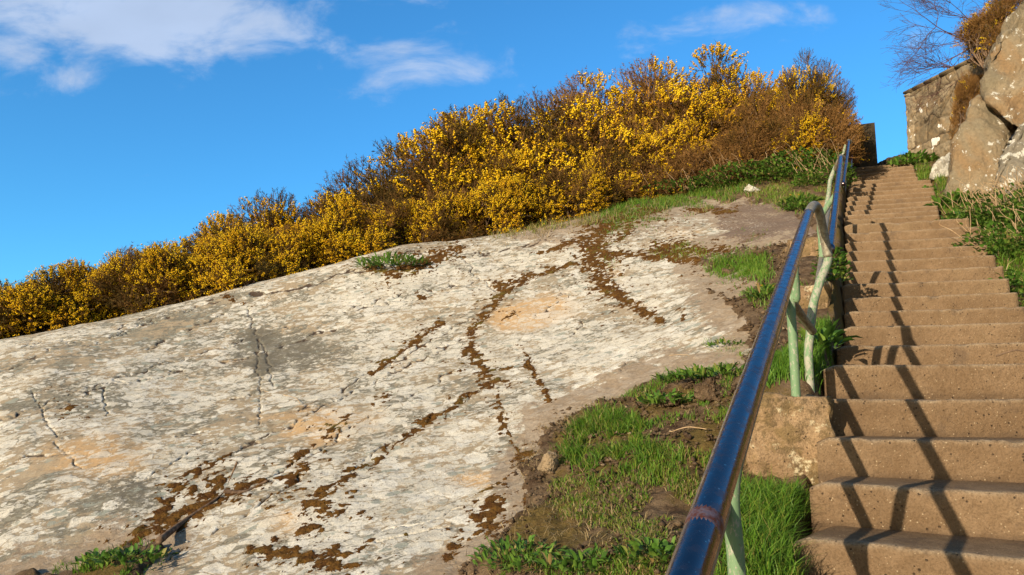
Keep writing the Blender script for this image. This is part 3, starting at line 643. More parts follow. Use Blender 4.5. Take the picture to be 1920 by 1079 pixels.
# nearest section
A = ray(1316, 1000, 1.02); B = ray(1516, 400, 3.82); d = (B-A)/(B.y-A.y)
A1 = A - d*0.75
def on1(y, off=(0, 0, 0)): return A + d*(y-A.y) + Vector(off)
end1 = ray(1553, 482, 4.05)
P2b = ray(1519, 722, 4.0); P1b = ray(1492, 732, 3.66)
P0x = on1(1.95).x - 0.115
posts1 = [[(P0x, 1.95, -0.95), (P0x, 1.95, -0.4), (P0x-0.005, 1.95, on1(1.95).z-0.40), (on1(1.95).x-0.068, 1.95, on1(1.95).z-0.2), (on1(1.95).x, 1.95, on1(1.95).z-0.015)],
          [P1b + Vector((0, 0, -.12)), P1b + Vector((0, 0, .2)), P1b + Vector((0.0, 0, .42)), ray(1492, 560, 3.65), ray(1489, 505, 3.62), ray(1497, 455, 3.6), tuple(on1(3.58, (-.005, 0, -.02)))]]
join1 = ray(1524, 622, 3.98)
h1 = handrail('nearest blue-reflecting steel handrail running up from the bottom edge with a turned-down end', A1, B, end1, (-0.155, 0, -0.49), posts1,
     dict(join=join1, path=[P2b + Vector((0, 0, -.1)), P2b + Vector((0, 0, .15)), ray(1519, 628, 4.0), ray(1523, 580, 4.01), ray(1537, 530, 4.03), ray(1550, 497, 4.05), end1]),
     [((1.03-A1.y)/(B.y-A1.y), 0.05, RT*1.006), ((2.93-A1.y)/(B.y-A1.y), 0.016, RT*1.01)],
     mid_end=(-0.125, 0, -0.39), loop=[B, ray(1524, 387, 3.90), ray(1531, 388, 3.97), ray(1537, 402, 4.0), ray(1543, 432, 4.03), end1])
# second section
A = ray(1557, 470, 4.35); B = ray(1576, 296, 7.75); d = (B-A)/(B.y-A.y)
end2 = ray(1580, 330, 8.0)
s2 = ray(1546, 425, 7.9)
P3 = ray(1544, 530, 5.95); P3t = A + d*(5.95-A.y)
h2 = handrail('second steel handrail, from the bent green post up past the middle steps', A, B, ray(1567, 318, 8.0), (-0.15, 0, -0.52),
     [[P3 + Vector((0, 0, -.1)), P3 + Vector((0, 0, .3)), P3 + Vector((0.01, 0, .5)), P3t]],
     dict(join=ray(1549, 392, 7.95), path=[s2 + Vector((0, 0, -.35)), s2, ray(1548, 396, 7.95), ray(1554, 362, 8.0), ray(1557, 338, 8.05), ray(1567, 312, 8.05)]), [(0.45, 0.03, RT*1.02), (0.85, 0.03, RT*1.02)])
# third and fourth sections
A = ray(1581, 346, 9.0); B = ray(1590.5, 266, 11.3)
s3 = ray(1577, 310, 11.4)
h3 = handrail('third steel handrail beside the gorse below the stair top', A, B, ray(1587, 285, 11.5), (-0.11, 0, -0.36),
     [],
     dict(join=ray(1580, 298, 11.45), path=[s3 + Vector((0, 0, -.5)), s3, ray(1580, 292, 11.5), ray(1586, 272, 11.45)]), [(0.4, 0.03, RT*1.02)])
A = ray(1594, 318, 11.6); B = ray(1598.5, 258, 14.2); s4 = ray(1596, 300, 14.3)
h4_ = handrail('topmost steel handrail against the sky beside the dark pillar', A, B, ray(1598, 270, 14.4), (-0.11, 0, -0.36),
     [],
     dict(join=ray(1596, 285, 14.35), path=[s4 + Vector((0, 0, -.5)), s4, ray(1597, 262, 14.3)]), [])

# ================================================================ vegetation generators
def blades(x, y, z, hgt, wid, lean, tint, segs=2):
    """arrays of grass blades"""
    n = len(x); a = rng.uniform(0, 2*math.pi, n); b = rng.uniform(0, 2*math.pi, n)
    wx = np.cos(a)*wid/2; wy = np.sin(a)*wid/2; lx = np.cos(b)*lean*hgt; ly = np.sin(b)*lean*hgt
    base = np.stack([x, y, z-0.01], -1); W = np.stack([wx, wy, 0*wx], -1)
    mid = base + np.stack([lx*0.30, ly*0.30, hgt*np.maximum(.58-.12*lean, .16)], -1); tip = base + np.stack([lx, ly, hgt*np.maximum(1-0.40*lean, .12)], -1)
    V = np.stack([base-W, base+W, mid+W*0.75, mid-W*0.75, tip], 1).reshape(-1, 3); o = np.arange(n)[:, None]*5
    return V, o+np.array([[0, 1, 2, 3]]), o+np.array([[3, 2, 4]]), np.repeat(tint, 5)
_v, _q, _t, _ = blades(MT[0], MT[1], MT[2], 0.010 + 0.0012*MT[3]*rng.random(len(MT[0])), 0.0035 + 0.0004*MT[3], 1.2*rng.random(len(MT[0])), np.zeros(len(MT[0])))
tag(obj('moss_tufts', mesh_np('moss_tufts', _v, _q, _t), M['moss']), 'fuzzy brown tips of the moss cushions on the slab', 'moss', None, 'stuff')
def grass_obj(label, areas, name='grass'):
    """areas: (polygon in photo px, x range, y range, count, height, width, lean, tint mean, tint spread, clump)"""
    Vs = []; Q = []; T = []; tt = []; off = 0
    for (poly, xr, yr, n, h, w, lean, tm, ts, clump) in areas:
        x = rng.uniform(*xr, n); y = rng.uniform(*yr, n); z = gz(x, y); a, b = proj(x, y, z)
        keep = in_poly(a + rng.normal(0, 9, n) + 22*fbm(x*6, y*6, 2, 91), b + rng.normal(0, 5, n) + 14*fbm(x*6, y*6, 2, 92), poly)
        cl = fbm(x*5, y*5, 3, 51)
        keep &= (cl > clump)
        xl, xr_, zs, ye = stair_info(x, y); keep &= ~((x > xl-0.01) & (x < xr_+0.0))
        x, y, z, cl = x[keep], y[keep], z[keep], cl[keep]; m = len(x)
        if m == 0: continue
        hh = h*rng.uniform(0.45, 1.25, m)*(0.75+0.5*np.clip(cl-clump, 0, 1)); V, q, t, ti = blades(x, y, z, hh, w*rng.uniform(.6, 1.3, m), lean*rng.uniform(0.2, 1.5, m), np.clip(rng.normal(tm, ts, m), 0, 1))
        Vs.append(V); Q.append(q+off); T.append(t+off); tt.append(ti); off += len(V)
    me = mesh_np(name, np.concatenate(Vs), np.concatenate(Q), np.concatenate(T), dict(tint=np.concatenate(tt)), smooth=False)
    return tag(obj(name, me, M['grass']), label, 'grass', None, 'stuff')
grass_obj('long bright green grass between the nearest handrail and the steps', [
   ([(1375,920),(1420,930),(1500,930),(1495,1000),(1480,1250),(1330,1200)], (0.3, 1.5), (1.7, 3.6), 52000, 0.13, 0.0042, 0.85, 0.36, 0.22, -0.5)])
grass_obj('green tussock and turf beside the small tan stone at the edge of the rock', [
   ([(1055,870),(1060,820),(1090,785),(1150,775),(1200,790),(1230,830),(1200,880),(1120,900)], (0.1, 1.2), (3.4, 5.2), 42000, 0.11, 0.0045, 1.15, 0.40, 0.24, -0.3),
   ([(1150,760),(1250,700),(1390,690),(1400,760),(1330,800),(1240,810),(1180,790)], (0.4, 1.7), (3.4, 5.6), 26000, 0.06, 0.005, 0.6, 0.42, 0.2, 0.0),
   ([(1180,860),(1260,810),(1360,770),(1370,860),(1280,900),(1200,900)], (0.3, 1.5), (2.8, 4.6), 30000, 0.075, 0.0045, 0.7, 0.50, 0.2, -0.2),
   ([(1030,900),(1150,890),(1360,860),(1330,960),(1290,1100),(1120,1100),(1180,1000),(1050,960)], (-0.1, 1.3), (2.2, 4.4), 60000, 0.036, 0.004, 1.0, 0.66, 0.24, -0.2),
   ([(880,1079),(960,1020),(1120,1040),(1250,1040),(1260,1120),(900,1120)], (-0.3, 1.0), (2.2, 3.9), 30000, 0.045, 0.004, 0.8, 0.42, 0.2, 0.0)])
grass_obj('grass around the green posts and on the ledges left of the steps', [
   ([(1440,680),(1565,600),(1565,720),(1440,722)], (1.2, 2.2), (3.7, 5.4), 26000, 0.09, 0.005, 0.5, 0.30, 0.15, -0.25),
   ([(1395,560),(1480,520),(1500,560),(1430,590)], (1.5, 2.8), (5.2, 7.4), 9000, 0.08, 0.006, 0.6, 0.4, 0.2, 0.0),
   ([(1320,505),(1350,485),(1420,485),(1440,515),(1380,528)], (1.6, 3.0), (6.2, 8.8), 26000, 0.09, 0.006, 0.7, 0.42, 0.14, -0.6),
   ([(1225,480),(1270,462),(1320,465),(1300,482)], (1.3, 2.8), (7.5, 10.2), 14000, 0.06, 0.006, 0.7, 0.62, 0.12, -0.6),
   ([(1325,650),(1350,638),(1395,640),(1400,668),(1350,670)], (1.1, 2.0), (4.8, 6.4), 8000, 0.05, 0.005, 0.7, 0.45, 0.2, -0.2),
   ([(1390,450),(1430,444),(1445,456),(1400,458)], (2.2, 3.4), (7.8, 9.8), 3500, 0.06, 0.006, 0.7, 0.48, 0.12, -0.6)])
grass_obj('green grass strip between the rock slab and the gorse', [
   ([(1105,415),(1160,385),(1250,365),(1350,345),(1420,335),(1400,362),(1330,384),(1260,392),(1180,405),(1130,418)], (1.0, 4.4), (10.0, 13.6), 34000, 0.12, 0.008, 0.7, 0.42, 0.22, -0.25),
   ([(1130,440),(1160,418),(1240,400),(1250,410),(1200,425),(1150,440)], (1.0, 2.6), (9.5, 12), 12000, 0.06, 0.007, 0.6, 0.4, 0.14, -0.5),
   ([(1120,470),(1140,440),(1150,470),(1140,520)], (0.8, 1.8), (7.5, 10.5), 7000, 0.045, 0.006, 0.6, 0.55, 0.14, -0.3),
   ([(1400,372),(1440,345),(1560,340),(1560,385),(1480,392)], (3.0, 5.2), (9.2, 13), 20000, 0.10, 0.008, 0.7, 0.60, 0.22, -0.15),
   ([(900,450),(1000,425),(1120,405),(1100,425),(1000,440)], (-0.4, 1.8), (10.8, 13), 9000, 0.14, 0.007, 0.7, 0.8, 0.14, -0.1)])
grass_obj('grass on the bank right of the upper steps', [
   ([(1690,345),(1690,300),(1740,300),(1760,340),(1810,400),(1920,400),(1960,640),(1890,600),(1850,500),(1790,420),(1740,350)], (4.5, 8.5), (5.0, 15), 110000, 0.15, 0.008, 0.8, 0.45, 0.24, -0.3),
   ([(1925,380),(2600,300),(2900,1079),(2050,1079),(1930,620)], (2.6, 9), (2.6, 10), 70000, 0.12, 0.008, 0.9, 0.55, 0.24, -0.3)])
grass_obj('green grass tuft in the hollow at the lower left corner of the rock', [
   ([(60,1090),(120,1055),(200,1040),(290,1025),(300,1050),(260,1100)], (-2.8, -1.4), (3.2, 4.5), 24000, 0.06, 0.005, 0.8, 0.38, 0.2, 0.02)])

def crumbs(name, label, areas, mat, cat):
    Vs = []; T = []; off = 0; oc = np.array([[1,0,0],[0,1,0],[-1,0,0],[0,-1,0],[0,0,1],[0,0,-1]], float); ft = np.array([[0,1,4],[1,2,4],[2,3,4],[3,0,4],[1,0,5],[2,1,5],[3,2,5],[0,3,5]])
    for poly, xr, yr, n, r0, r1 in areas:
        x = rng.uniform(*xr, n); y = rng.uniform(*yr, n); z = gz(x, y); a, b = proj(x, y, z); k = in_poly(a, b, poly); k &= fbm(x*4, y*4, 3, 33) > -.25
        x, y, z = x[k], y[k], z[k]; m = len(x); r = r0 + (r1-r0)*rng.random(m)**3; P = oc[None]*r[:, None, None]*rng.uniform(.5, 1.2, (m, 6, 1)); P = P + rng.normal(0, .18, P.shape)*r[:, None, None]; P[..., 2] *= .7
        Vs.append((P + np.stack([x, y, z+r*.2], -1)[:, None, :]).reshape(-1, 3)); T.append((np.arange(m)*6)[:, None, None]*1 + ft[None]); T[-1] = T[-1].reshape(-1, 3) + off; off += m*6
    V = np.concatenate(Vs); return tag(obj(name, mesh_np(name, V, None, np.concatenate(T)), M[mat]), label, cat, None, 'stuff')
LOW = [(1000,790),(1150,740),(1400,680),(1420,760),(1360,1079),(850,1079),(980,960),(960,880)]; MID = [(1300,520),(1400,440),(1500,440),(1500,720),(1390,700),(1400,600)]
crumbs('soil_crumbs', 'loose brown crumbs of soil scattered over the bare earth', [(LOW, (-.4, 1.7), (2.4, 5.2), 9000, .003, .022), (MID, (1.2, 3.4), (4.2, 9.2), 7000, .004, .030)], 'soil', 'soil')
crumbs('gravel', 'small pale stones lying on the bare soil', [(LOW, (-.4, 1.7), (2.4, 5.2), 900, .003, .014), (MID, (1.2, 3.4), (4.2, 9.2), 1100, .003, .018), ([(1450,640),(1560,620),(1560,740),(1420,745)], (1.2, 2.2), (3.6, 5.3), 300, .003, .012)], 'tan', 'gravel')
crumbs('rock_flakes', 'white flakes and chips lying in the moss of the slab', [([(280,1040),(300,950),(420,850),(520,880),(520,960),(420,1040)], (-2.6, -.8), (3.6, 5.4), 300, .003, .014)], 'pale', 'stone')
grass_obj('dead straw lying over soil and turf left of the handrail', [
   (LOW, (-.4, 1.7), (2.4, 5.2), 14000, 0.07, 0.0032, 2.6, 0.95, 0.06, -0.25), (MID, (1.2, 3.4), (4.2, 9.2), 7000, 0.07, 0.004, 2.6, 0.93, 0.07, -0.1),
   ([(880,470),(1050,425),(1420,350),(1420,375),(1060,450)], (-.6, 4.2), (10.2, 13.4), 9000, 0.20, 0.006, 1.2, 0.93, 0.07, 0.0),
   ([(1040,800),(1100,770),(1130,790),(1070,850)], (0, 1.0), (3.8, 5), 3000, 0.10, 0.0035, 1.8, 0.95, 0.05, -0.5)], name='dead_grass')
# broad leaved weeds --------------------------------------------
def leaf_arrays(n, spread, leaf_len, leaf_w, height, upright, droop=0.4):
    """leaves on the points of a low mound"""
    Vs = []; Fs = []; tt = []
    for i in range(n):
        a = random.uniform(0, 2*math.pi); r = spread*math.sqrt(random.random()); b = Vector((r*math.cos(a), r*math.sin(a), height*random.random()*(1-0.6*(r/spread)**2)))
        az = a + random.gauss(0, 0.8); el = random.uniform(0.1, 1.2)*upright; L = leaf_len*random.uniform(.6, 1.25); w = leaf_w*random.uniform(.7, 1.2)
        dv = Vector((math.cos(az)*math.cos(el), math.sin(az)*math.cos(el), math.sin(el))); sv = Vector((-math.sin(az), math.cos(az), 0)); sv = (sv + Vector((0, 0, random.uniform(-.5, .5)))).normalized()
        m1 = b + dv*L*0.35; m2 = b + dv*L*0.7 - Vector((0, 0, L*droop*0.12)); tp = b + dv*L - Vector((0, 0, L*droop*0.4)); up = dv.cross(sv).normalized()*w*0.18
        o = len(Vs); Vs += [b, m1+sv*w/2+up, m2+sv*w*0.42+up, tp, m2-sv*w*0.42+up, m1-sv*w/2+up, m1, m2]
        Fs += [(o, o+1, o+6), (o, o+6, o+5), (o+1, o+2, o+7), (o+1, o+7, o+6), (o+6, o+7, o+4), (o+6, o+4, o+5), (o+2, o+3, o+7), (o+7, o+3, o+4)]
        tt += [min(1, max(0, random.gauss(0.5, 0.25)))]*8
    return Vs, Fs, tt
def weed(name, label, cat, x, y, args, flowers=0, mat='weed', group=None, dz=0.0):
    z = gz1(x, y) + dz; root = empty(name, (x, y, z), label, cat, group)
    V, f, t = leaf_arrays(*args); obj('leaves', mesh_np('leaves', [tuple(v) for v in V], None, f, dict(tint=t)), M[mat], root)
    for i in range(flowers):
        a = random.uniform(0, 6.28); r = args[1]*random.random()*0.9; c = Vector((r*math.cos(a), r*math.sin(a), args[4]+random.uniform(0.0, 0.05)))
        bm = bmesh.new()
        pet = 9
        for ring in range(2):
            for k in range(pet):
                an = 2*math.pi*(k+0.5*ring)/pet; q = [c, c+Vector((math.cos(an-.25), math.sin(an-.25), 0.25+ring*.5))*0.009, c+Vector((math.cos(an), math.sin(an), 0.2+ring*.6))*0.016, c+Vector((math.cos(an+.25), math.sin(an+.25), 0.25+ring*.5))*0.009]
                bm.faces.new([bm.verts.new(p) for p in q])
        me = bpy.data.meshes.new('flower'); bm.to_mesh(me); bm.free(); at = me.attributes.new('tint', 'FLOAT', 'POINT'); at.data.foreach_set('value', np.full(len(me.vertices), 0.9, np.float32))
        obj('flower', me, M['blossom'], root)
    return root
def at_ground(px, py, D0=4.0):
    """the ground point seen at a photo position"""
    best = None
    Ds = np.linspace(1.6, 15, 500); pts = np.array([tuple(ray(px, py, D)) for D in Ds]); g = gz(pts[:, 0], pts[:, 1]); s = np.where(pts[:, 2] - g < 0)[0]
    if len(s) == 0: return Vector(pts[60 + int(np.argmin((pts[:, 2] - g)[60:] / pts[60:, 1]))])
    i = s[0]; return Vector(pts[i])
def wpx(px, py): p = at_ground(px, py); return p.x, p.y
W_ = [('leafy_weed', 'low rosette of broad green weeds on the turf above the tussock', 'weed', (1250, 760), (150, .16, .07, .02, .05, 1.0), 0),
 ('leafy_weed', 'green weed patch beside the large soil clod, touching the nearest handrail', 'weed', (1345, 712), (170, .20, .07, .022, .05, 1.0), 0),
 ('leafy_weed', 'leafy weed cluster left of the large soil clod', 'weed', (1280, 715), (130, .15, .06, .02, .04, 1.0), 0),
 ('dandelion_plant', 'small green plant with yellow flowers on the soil left of the handrail', 'flowering plant', (1440, 562), (150, .15, .09, .02, .08, 1.1), 3),
 ('leafy_weed', 'bright green leafy plant on the ledge between the second handrail and steps', 'weed', (1562, 532), (330, .13, .05, .03, .30, 1.0), 0),
 ('dock_plant', 'dock plant with broad leaves behind the bent green post', 'plant', (1548, 660), (26, .09, .16, .055, .06, 1.1), 0),
 ('leafy_weed', 'feathery green weed at the bottom edge of the rock', 'weed', (975, 1062), (230, .17, .045, .014, .09, 1.0), 0),
 ('leafy_weed', 'low green weed right of the feathery weed at the bottom edge', 'weed', (1090, 1070), (120, .13, .06, .018, .04, 1.0), 0),
 ('leafy_weed', 'green weed beside the handrail foot at the bottom edge', 'weed', (1225, 1050), (130, .12, .05, .02, .04, 1.0), 0),
 ('leafy_weed', 'weed growing in the hollow at the lower left corner', 'weed', (235, 1052), (170, .2, .05, .02, .03, 1.0), 0),
 ('leafy_weed', 'dark green weed rooted in the crack at the crest of the slab', 'weed', (735, 505), (380, .42, .12, .03, .14, 1.0), 0),
 ('dandelion_plant', 'yellow flowering weed at the edge of the bare brown slab', 'flowering plant', (1500, 388), (200, .25, .09, .03, .10, 1.0), 8),
 ('leafy_weed', 'small weed on the bare brown slab near the handrail bend', 'weed', (1495, 398), (120, .15, .07, .03, .05, 1.0), 0),
 ('leafy_weed', 'little weed growing on the soil below the yellow flowered plant', 'weed', (1360, 652), (110, .13, .05, .015, .03, 1.0), 0),
 ('leafy_weed', 'leafy weed at the right edge of the upper steps under the pale boulder', 'weed', (1752, 382), (420, .30, .10, .04, .22, 1.0), 0),
 ('leafy_weed', 'leafy weed at the right end of the topmost steps', 'weed', (1712, 322), (420, .42, .12, .05, .25, 1.0), 0),
 ('leafy_weed', 'pale green weed in the grass below the ochre outcrop', 'weed', (1800, 392), (260, .35, .16, .04, .12, 1.0), 0)]
for nm, lb, ct, (a, b), args, fl in W_:
    x, y = wpx(a, b); weed(nm, lb, ct, x, y, args, fl)
# brambles and ivy on the right bank
def bramble(name, label, x, y, n, spread, h, leaf, stalks, tint=None):
    z = gz1(x, y); root = empty(name, (x, y, z), label, 'bramble', None)
    V, f, t = leaf_arrays(n, spread, leaf, leaf*0.6, h, 0.9, 0.6); obj('leaves', mesh_np('leaves', [tuple(v) for v in V], None, f, dict(tint=t)), M['weed'], root)
    Vs = []; Q = []; T = []; off = 0
    for i in range(stalks):
        a = random.uniform(0, 6.28); r = spread*random.random(); b = Vector((r*math.cos(a), r*math.sin(a), h*0.5)); dr = Vector((random.gauss(-.45, .3), random.gauss(-.1, .3), random.uniform(.6, 1))).normalized(); L = random.uniform(.2, .5)
        pts = smooth_path([b, b+dr*L*.4, b+dr*L*.75+Vector((random.gauss(0, .015), random.gauss(0, .015), -.01)), b+dr*L+Vector((random.gauss(0, .03), random.gauss(0, .03), -.03))], 3)
        v, q, t3 = tube_arrays(pts, [0.0042-0.0025*k/len(pts) for k in range(len(pts))], 4); Vs += [tuple(p) for p in v]; Q += [tuple(c+off for c in fq) for fq in q]; T += [tuple(c+off for c in fq) for fq in t3]; off += len(v)
    if stalks: obj('dry_stalks', mesh_np('dry_stalks', Vs, Q, T), M['straw'], root)
    return root
for lb, (a, b), D, args in [
   ('tangle of brambles and dry pink stalks below the grey outcrop', (1880, 420), 8.6, (900, .62, .42, .07, 75)),
   ('green bramble mass beside the right end of the middle steps', (1905, 500), 7.6, (1000, .52, .40, .065, 32)),
   ('dark ivy patch at the right end of the steps under the brambles', (1845, 440), 8.8, (600, .33, .22, .06, 0)),
   ('yellowish bramble leaves at the right edge of the photo', (1930, 560), 6.7, (700, .40, .30, .06, 0)),
   ('small green bramble low at the right edge beside the steps', (1930, 590), 6.2, (260, .22, .14, .05, 0)),
   ('bramble with dry stalks at the foot of the grey outcrop', (1925, 390), 9.4, (700, .6, .35, .07, 60))]:
    p = ray(a, b, D); bramble('bramble', lb, p.x, p.y, *args)
for lb, (a, b), args in [('dark green ivy under the gorse beside the upper handrail', (1500, 338), (1100, .75, .45, .075, 14)),
                         ('ivy and weeds at the foot of the gorse left of the upper handrail', (1400, 345), (900, .8, .28, .075, 22)),
                         ('brown and green undergrowth between the ivy and the second handrail', (1545, 350), (700, .45, .35, .06, 26)),
                         ('undergrowth with a few dry stalks in front of the middle gorse', (1290, 360), (500, .8, .18, .07, 34))]:
    p = at_ground(a, b); bramble('undergrowth', lb, p.x, p.y, *args)

# ================================================================ gorse
TOP = {}
def gorse_proto(seed, nspr, bloom, inner, tint_m, leggy=False, fs=0.0115, ss=1.0):
    rg = np.random.default_rng(seed); rd = random.Random(seed)
    def lump(th, ph): return 0.80 + 0.30*fbm(np.cos(th)*1.9+seed*3, np.sin(th)*1.9+ph*2.2, 3, seed)
    # points in the crown
    zs = 1.0 if ss > .9 else 1.75; nc = 26 if ss > .9 else 64
    a_ = rg.uniform(0, 2*math.pi, nc); q_ = np.arcsin(rg.uniform(-0.15, 1, nc)); rc = rg.uniform(.45, .80, nc)
    cc = np.stack([rc*np.cos(q_)*np.cos(a_), rc*np.cos(q_)*np.sin(a_), .22*zs + rc*np.sin(q_)*.85*zs], -1); cr = rg.uniform(.17, .34, nc)*(1 if ss > .9 else .95)
    ci = rg.choice(nc, nspr, p=cr**2/np.sum(cr**2)); dv = rg.normal(0, 1, (nspr, 3)); dv /= np.linalg.norm(dv, axis=1)[:, None]
    outd = cc[ci] - np.array([0, 0, .05]); outd /= np.linalg.norm(outd, axis=1)[:, None]; dv = dv + outd*0.75; dv /= np.linalg.norm(dv, axis=1)[:, None]
    inn = rg.random(nspr) < inner; rr = np.where(inn, rg.uniform(.35, .85, nspr), rg.uniform(.88, 1.08, nspr))*np.where(rg.random(nspr) < .05, 1.18, 1)
    P = cc[ci] + dv*(cr[ci]*rr)[:, None]; P[:, 2] = np.maximum(P[:, 2], rg.uniform(-.1, .15, nspr))
    D = dv + outd*.5 + rg.normal(0, .35, dv.shape); D[:, 2] += .15; D /= np.linalg.norm(D, axis=1)[:, None]
    cb = rg.normal(0, .15, nc)
    L = rg.uniform(.09, .19, nspr)*ss; fs = fs*ss
    # spines
    ns = 13; t = rg.uniform(0, 1, (nspr, ns)); base = P[:, None, :] + D[:, None, :]*(L[:, None]*(t-0.35))[..., None]
    sd = rg.normal(0, 1, (nspr, ns, 3)); sd = sd - (sd*D[:, None, :]).sum(-1, keepdims=True)*D[:, None, :]*0.5; sd /= np.linalg.norm(sd, axis=-1)[..., None]; sd = sd*0.8 + D[:, None, :]*0.6
    ln = rg.uniform(.03, .065, (nspr, ns, 1))*ss; sv = np.cross(sd, rg.normal(0, 1, (nspr, ns, 3))); sv /= np.linalg.norm(sv, axis=-1)[..., None]+1e-9
    a = base - sv*0.0045*ss; b = base + sv*0.0045*ss; c = base + sd*ln
    V1 = np.stack([a, b, c], 2).reshape(-1, 3); tn = np.clip(tint_m + 0.30*fbm(P[:, 0]*2.2+seed, P[:, 1]*2.2+P[:, 2]*2, 3, 7) + rg.normal(0, .13, nspr), 0, 1)
    T1 = np.arange(len(V1)).reshape(-1, 3); tint1 = np.repeat(tn, ns*3)
    # shoot axis as a thin blade
    s2 = np.cross(D, rg.normal(0, 1, D.shape)); s2 /= np.linalg.norm(s2, axis=1)[:, None]
    p0 = P - D*L[:, None]*.9; p1 = P + D*L[:, None]*.65; V2 = np.stack([p0-s2*.004, p0+s2*.004, p1], 1).reshape(-1, 3)
    V = np.concatenate([V1, V2]); T = np.concatenate([T1, len(V1)+np.arange(len(V2)).reshape(-1, 3)]); ti = np.concatenate([tint1, np.repeat(np.clip(tn+.15, 0, 1), 3)])
    fol = mesh_np('foliage', V, None, T, dict(tint=ti))
    # blossom: little lobed clusters round the outer shoots, in patches
    patch = fbm(P[:, 0]*2.6+seed*5, P[:, 1]*2.6+P[:, 2]*2.8, 3, 13)
    out = (~inn) & (patch + cb[ci] + rg.normal(0, .09, nspr) > bloom)
    Pb = P[out]; Db = D[out]; Lb = L[out]; k = 14; m = len(Pb)
    tb = rg.uniform(-0.35, 0.75, (m, k)); side = rg.normal(0, 1, (m, k, 3)); side /= np.linalg.norm(side, axis=-1)[..., None]
    cen = Pb[:, None, :] + Db[:, None, :]*(Lb[:, None]*tb)[..., None] + side*0.017*ss
    cen = cen.reshape(-1, 3); q = len(cen); s = fs*rg.uniform(.65, 1.25, (q, 1))
    ax = rg.normal(0, 1, (q, 3)); ax /= np.linalg.norm(ax, axis=1)[:, None]; bx = np.cross(ax, rg.normal(0, 1, (q, 3))); bx /= np.linalg.norm(bx, axis=1)[:, None]; cx = np.cross(ax, bx)
    Vb = np.stack([cen+ax*s, cen+bx*s*.8, cen-ax*s*.8, cen-bx*s*.8, cen+cx*s*.75, cen-cx*s*.75], 1).reshape(-1, 3)
    o = (np.arange(q)*6)[:, None]; fb = np.concatenate([o+np.array([[i, (i+1) % 4, 4]]) for i in range(4)] + [o+np.array([[(i+1) % 4, i, 5]]) for i in range(4)])
    pt = np.repeat(np.clip(0.5 + 0.5*fbm(Pb[:, 0]*4, Pb[:, 1]*4+Pb[:, 2]*3, 2, 31) + rg.normal(0, .18, m), 0, 1), k)
    blo = mesh_np('blossom', Vb, None, fb, dict(tint=np.repeat(pt, 6)))
    # stems
    Vs = []; Q = []; T = []; off = 0
    for i in range(60 if leggy else 46):
        j = rd.randrange(nspr); e = Vector(P[j]); b = Vector((rd.gauss(0, .10), rd.gauss(0, .10), -.25)); md = b.lerp(e, .5) + Vector((rd.gauss(0, .10), rd.gauss(0, .10), -.08*rd.random()))
        md2 = b.lerp(e, .78) + Vector((rd.gauss(0, .06), rd.gauss(0, .06), rd.gauss(0, .05)))
        pts = smooth_path([b, md, md2, e], 4); r0 = rd.uniform(.007, .016)
        v, q_, t_ = tube_arrays(pts, [r0*(1-.75*k/(len(pts)-1)) for k in range(len(pts))], 5, False); Vs += [tuple(p) for p in v]; Q += [tuple(c+off for c in fq) for fq in q_]; off += len(v)
        for w in range(3):
            s0 = pts[rd.randrange(4, len(pts)-1)]; e2 = s0 + Vector((rd.gauss(0, .12), rd.gauss(0, .12), rd.gauss(.05, .1))); pp = [s0, s0.lerp(e2, .5)+Vector((0, 0, .02)), e2]
            v, q_, t_ = tube_arrays(pp, [.005, .0038, .002], 4, False); Vs += [tuple(p) for p in v]; Q += [tuple(c+off for c in fq) for fq in q_]; off += len(v)
    stm = mesh_np('stems', Vs, Q, None, smooth=True)
    for me, mt in ((fol, 'gorse'), (blo, 'blossom'), (stm, 'stem')): me.materials.append(M[mt])
    TOP[fol.name] = float(np.percentile(P[:, 2], 99.2)) + .03
    return fol, blo, stm
PROTO = {'heavy': [gorse_proto(1, 3200, -0.30, .40, .42), gorse_proto(2, 3200, -0.20, .40, .36)],
         'mid': [gorse_proto(3, 2900, 0.04, .45, .52), gorse_proto(4, 2900, 0.08, .45, .44)],
         'brown': [gorse_proto(5, 2800, 0.30, .5, .62, True), gorse_proto(6, 2600, 0.40, .5, .72, True)],
         'tallheavy': [gorse_proto(7, 7400, -0.02, .42, .42, False, .0150, .62), gorse_proto(8, 7400, 0.03, .42, .40, True, .0150, .62)],
         'tallmid': [gorse_proto(9, 7400, 0.10, .45, .42, True, .0150, .62), gorse_proto(10, 7400, 0.14, .45, .40, True, .0150, .62)], 'tallbrown': [gorse_proto(12, 6000, 0.24, .5, .72, True, .0150, .62)]}
def bush(kind, x, y, sx, sy, sz, rz, label, group='gorse bushes on the hill', z=None, tilt=(0, 0), name='gorse_bush'):
    z = gz1(x, y) if z is None else z; root = empty(name, (x, y, z), label, 'gorse bush', group)
    p = random.choice(PROTO['tall'+kind if sz > 1.25 else kind]); root.rotation_euler = (tilt[0], tilt[1], rz); root.scale = (sx, sy, sz*1.16/TOP[p[0].name])
    for nm, me in zip(('foliage', 'blossom', 'stems'), p):
        o = bpy.data.objects.new(nm, me); COL.objects.link(o); o.parent = root
    return root
SIL_X = [-120, 0, 23, 50, 93, 128, 163, 187, 253, 288, 342, 374, 440, 490, 600, 630, 667, 700, 733, 778, 830, 859, 911, 934, 971, 1008, 1045, 1067, 1093, 1119, 1156, 1193, 1227, 1290, 1360, 1440, 1500, 1550, 1580]
SIL_Y = [630, 586, 575, 588, 582, 547, 500, 497, 477, 475, 454, 438, 399, 382, 349, 353, 327, 301, 264, 253, 227, 216, 197, 179, 167, 158, 190, 186, 178, 119, 130, 127, 108, 112, 80, 97, 105, 125, 190]
CR_X = [-120, 0, 150, 300, 430, 600, 750, 900, 1060, 1200, 1330, 1450, 1560]
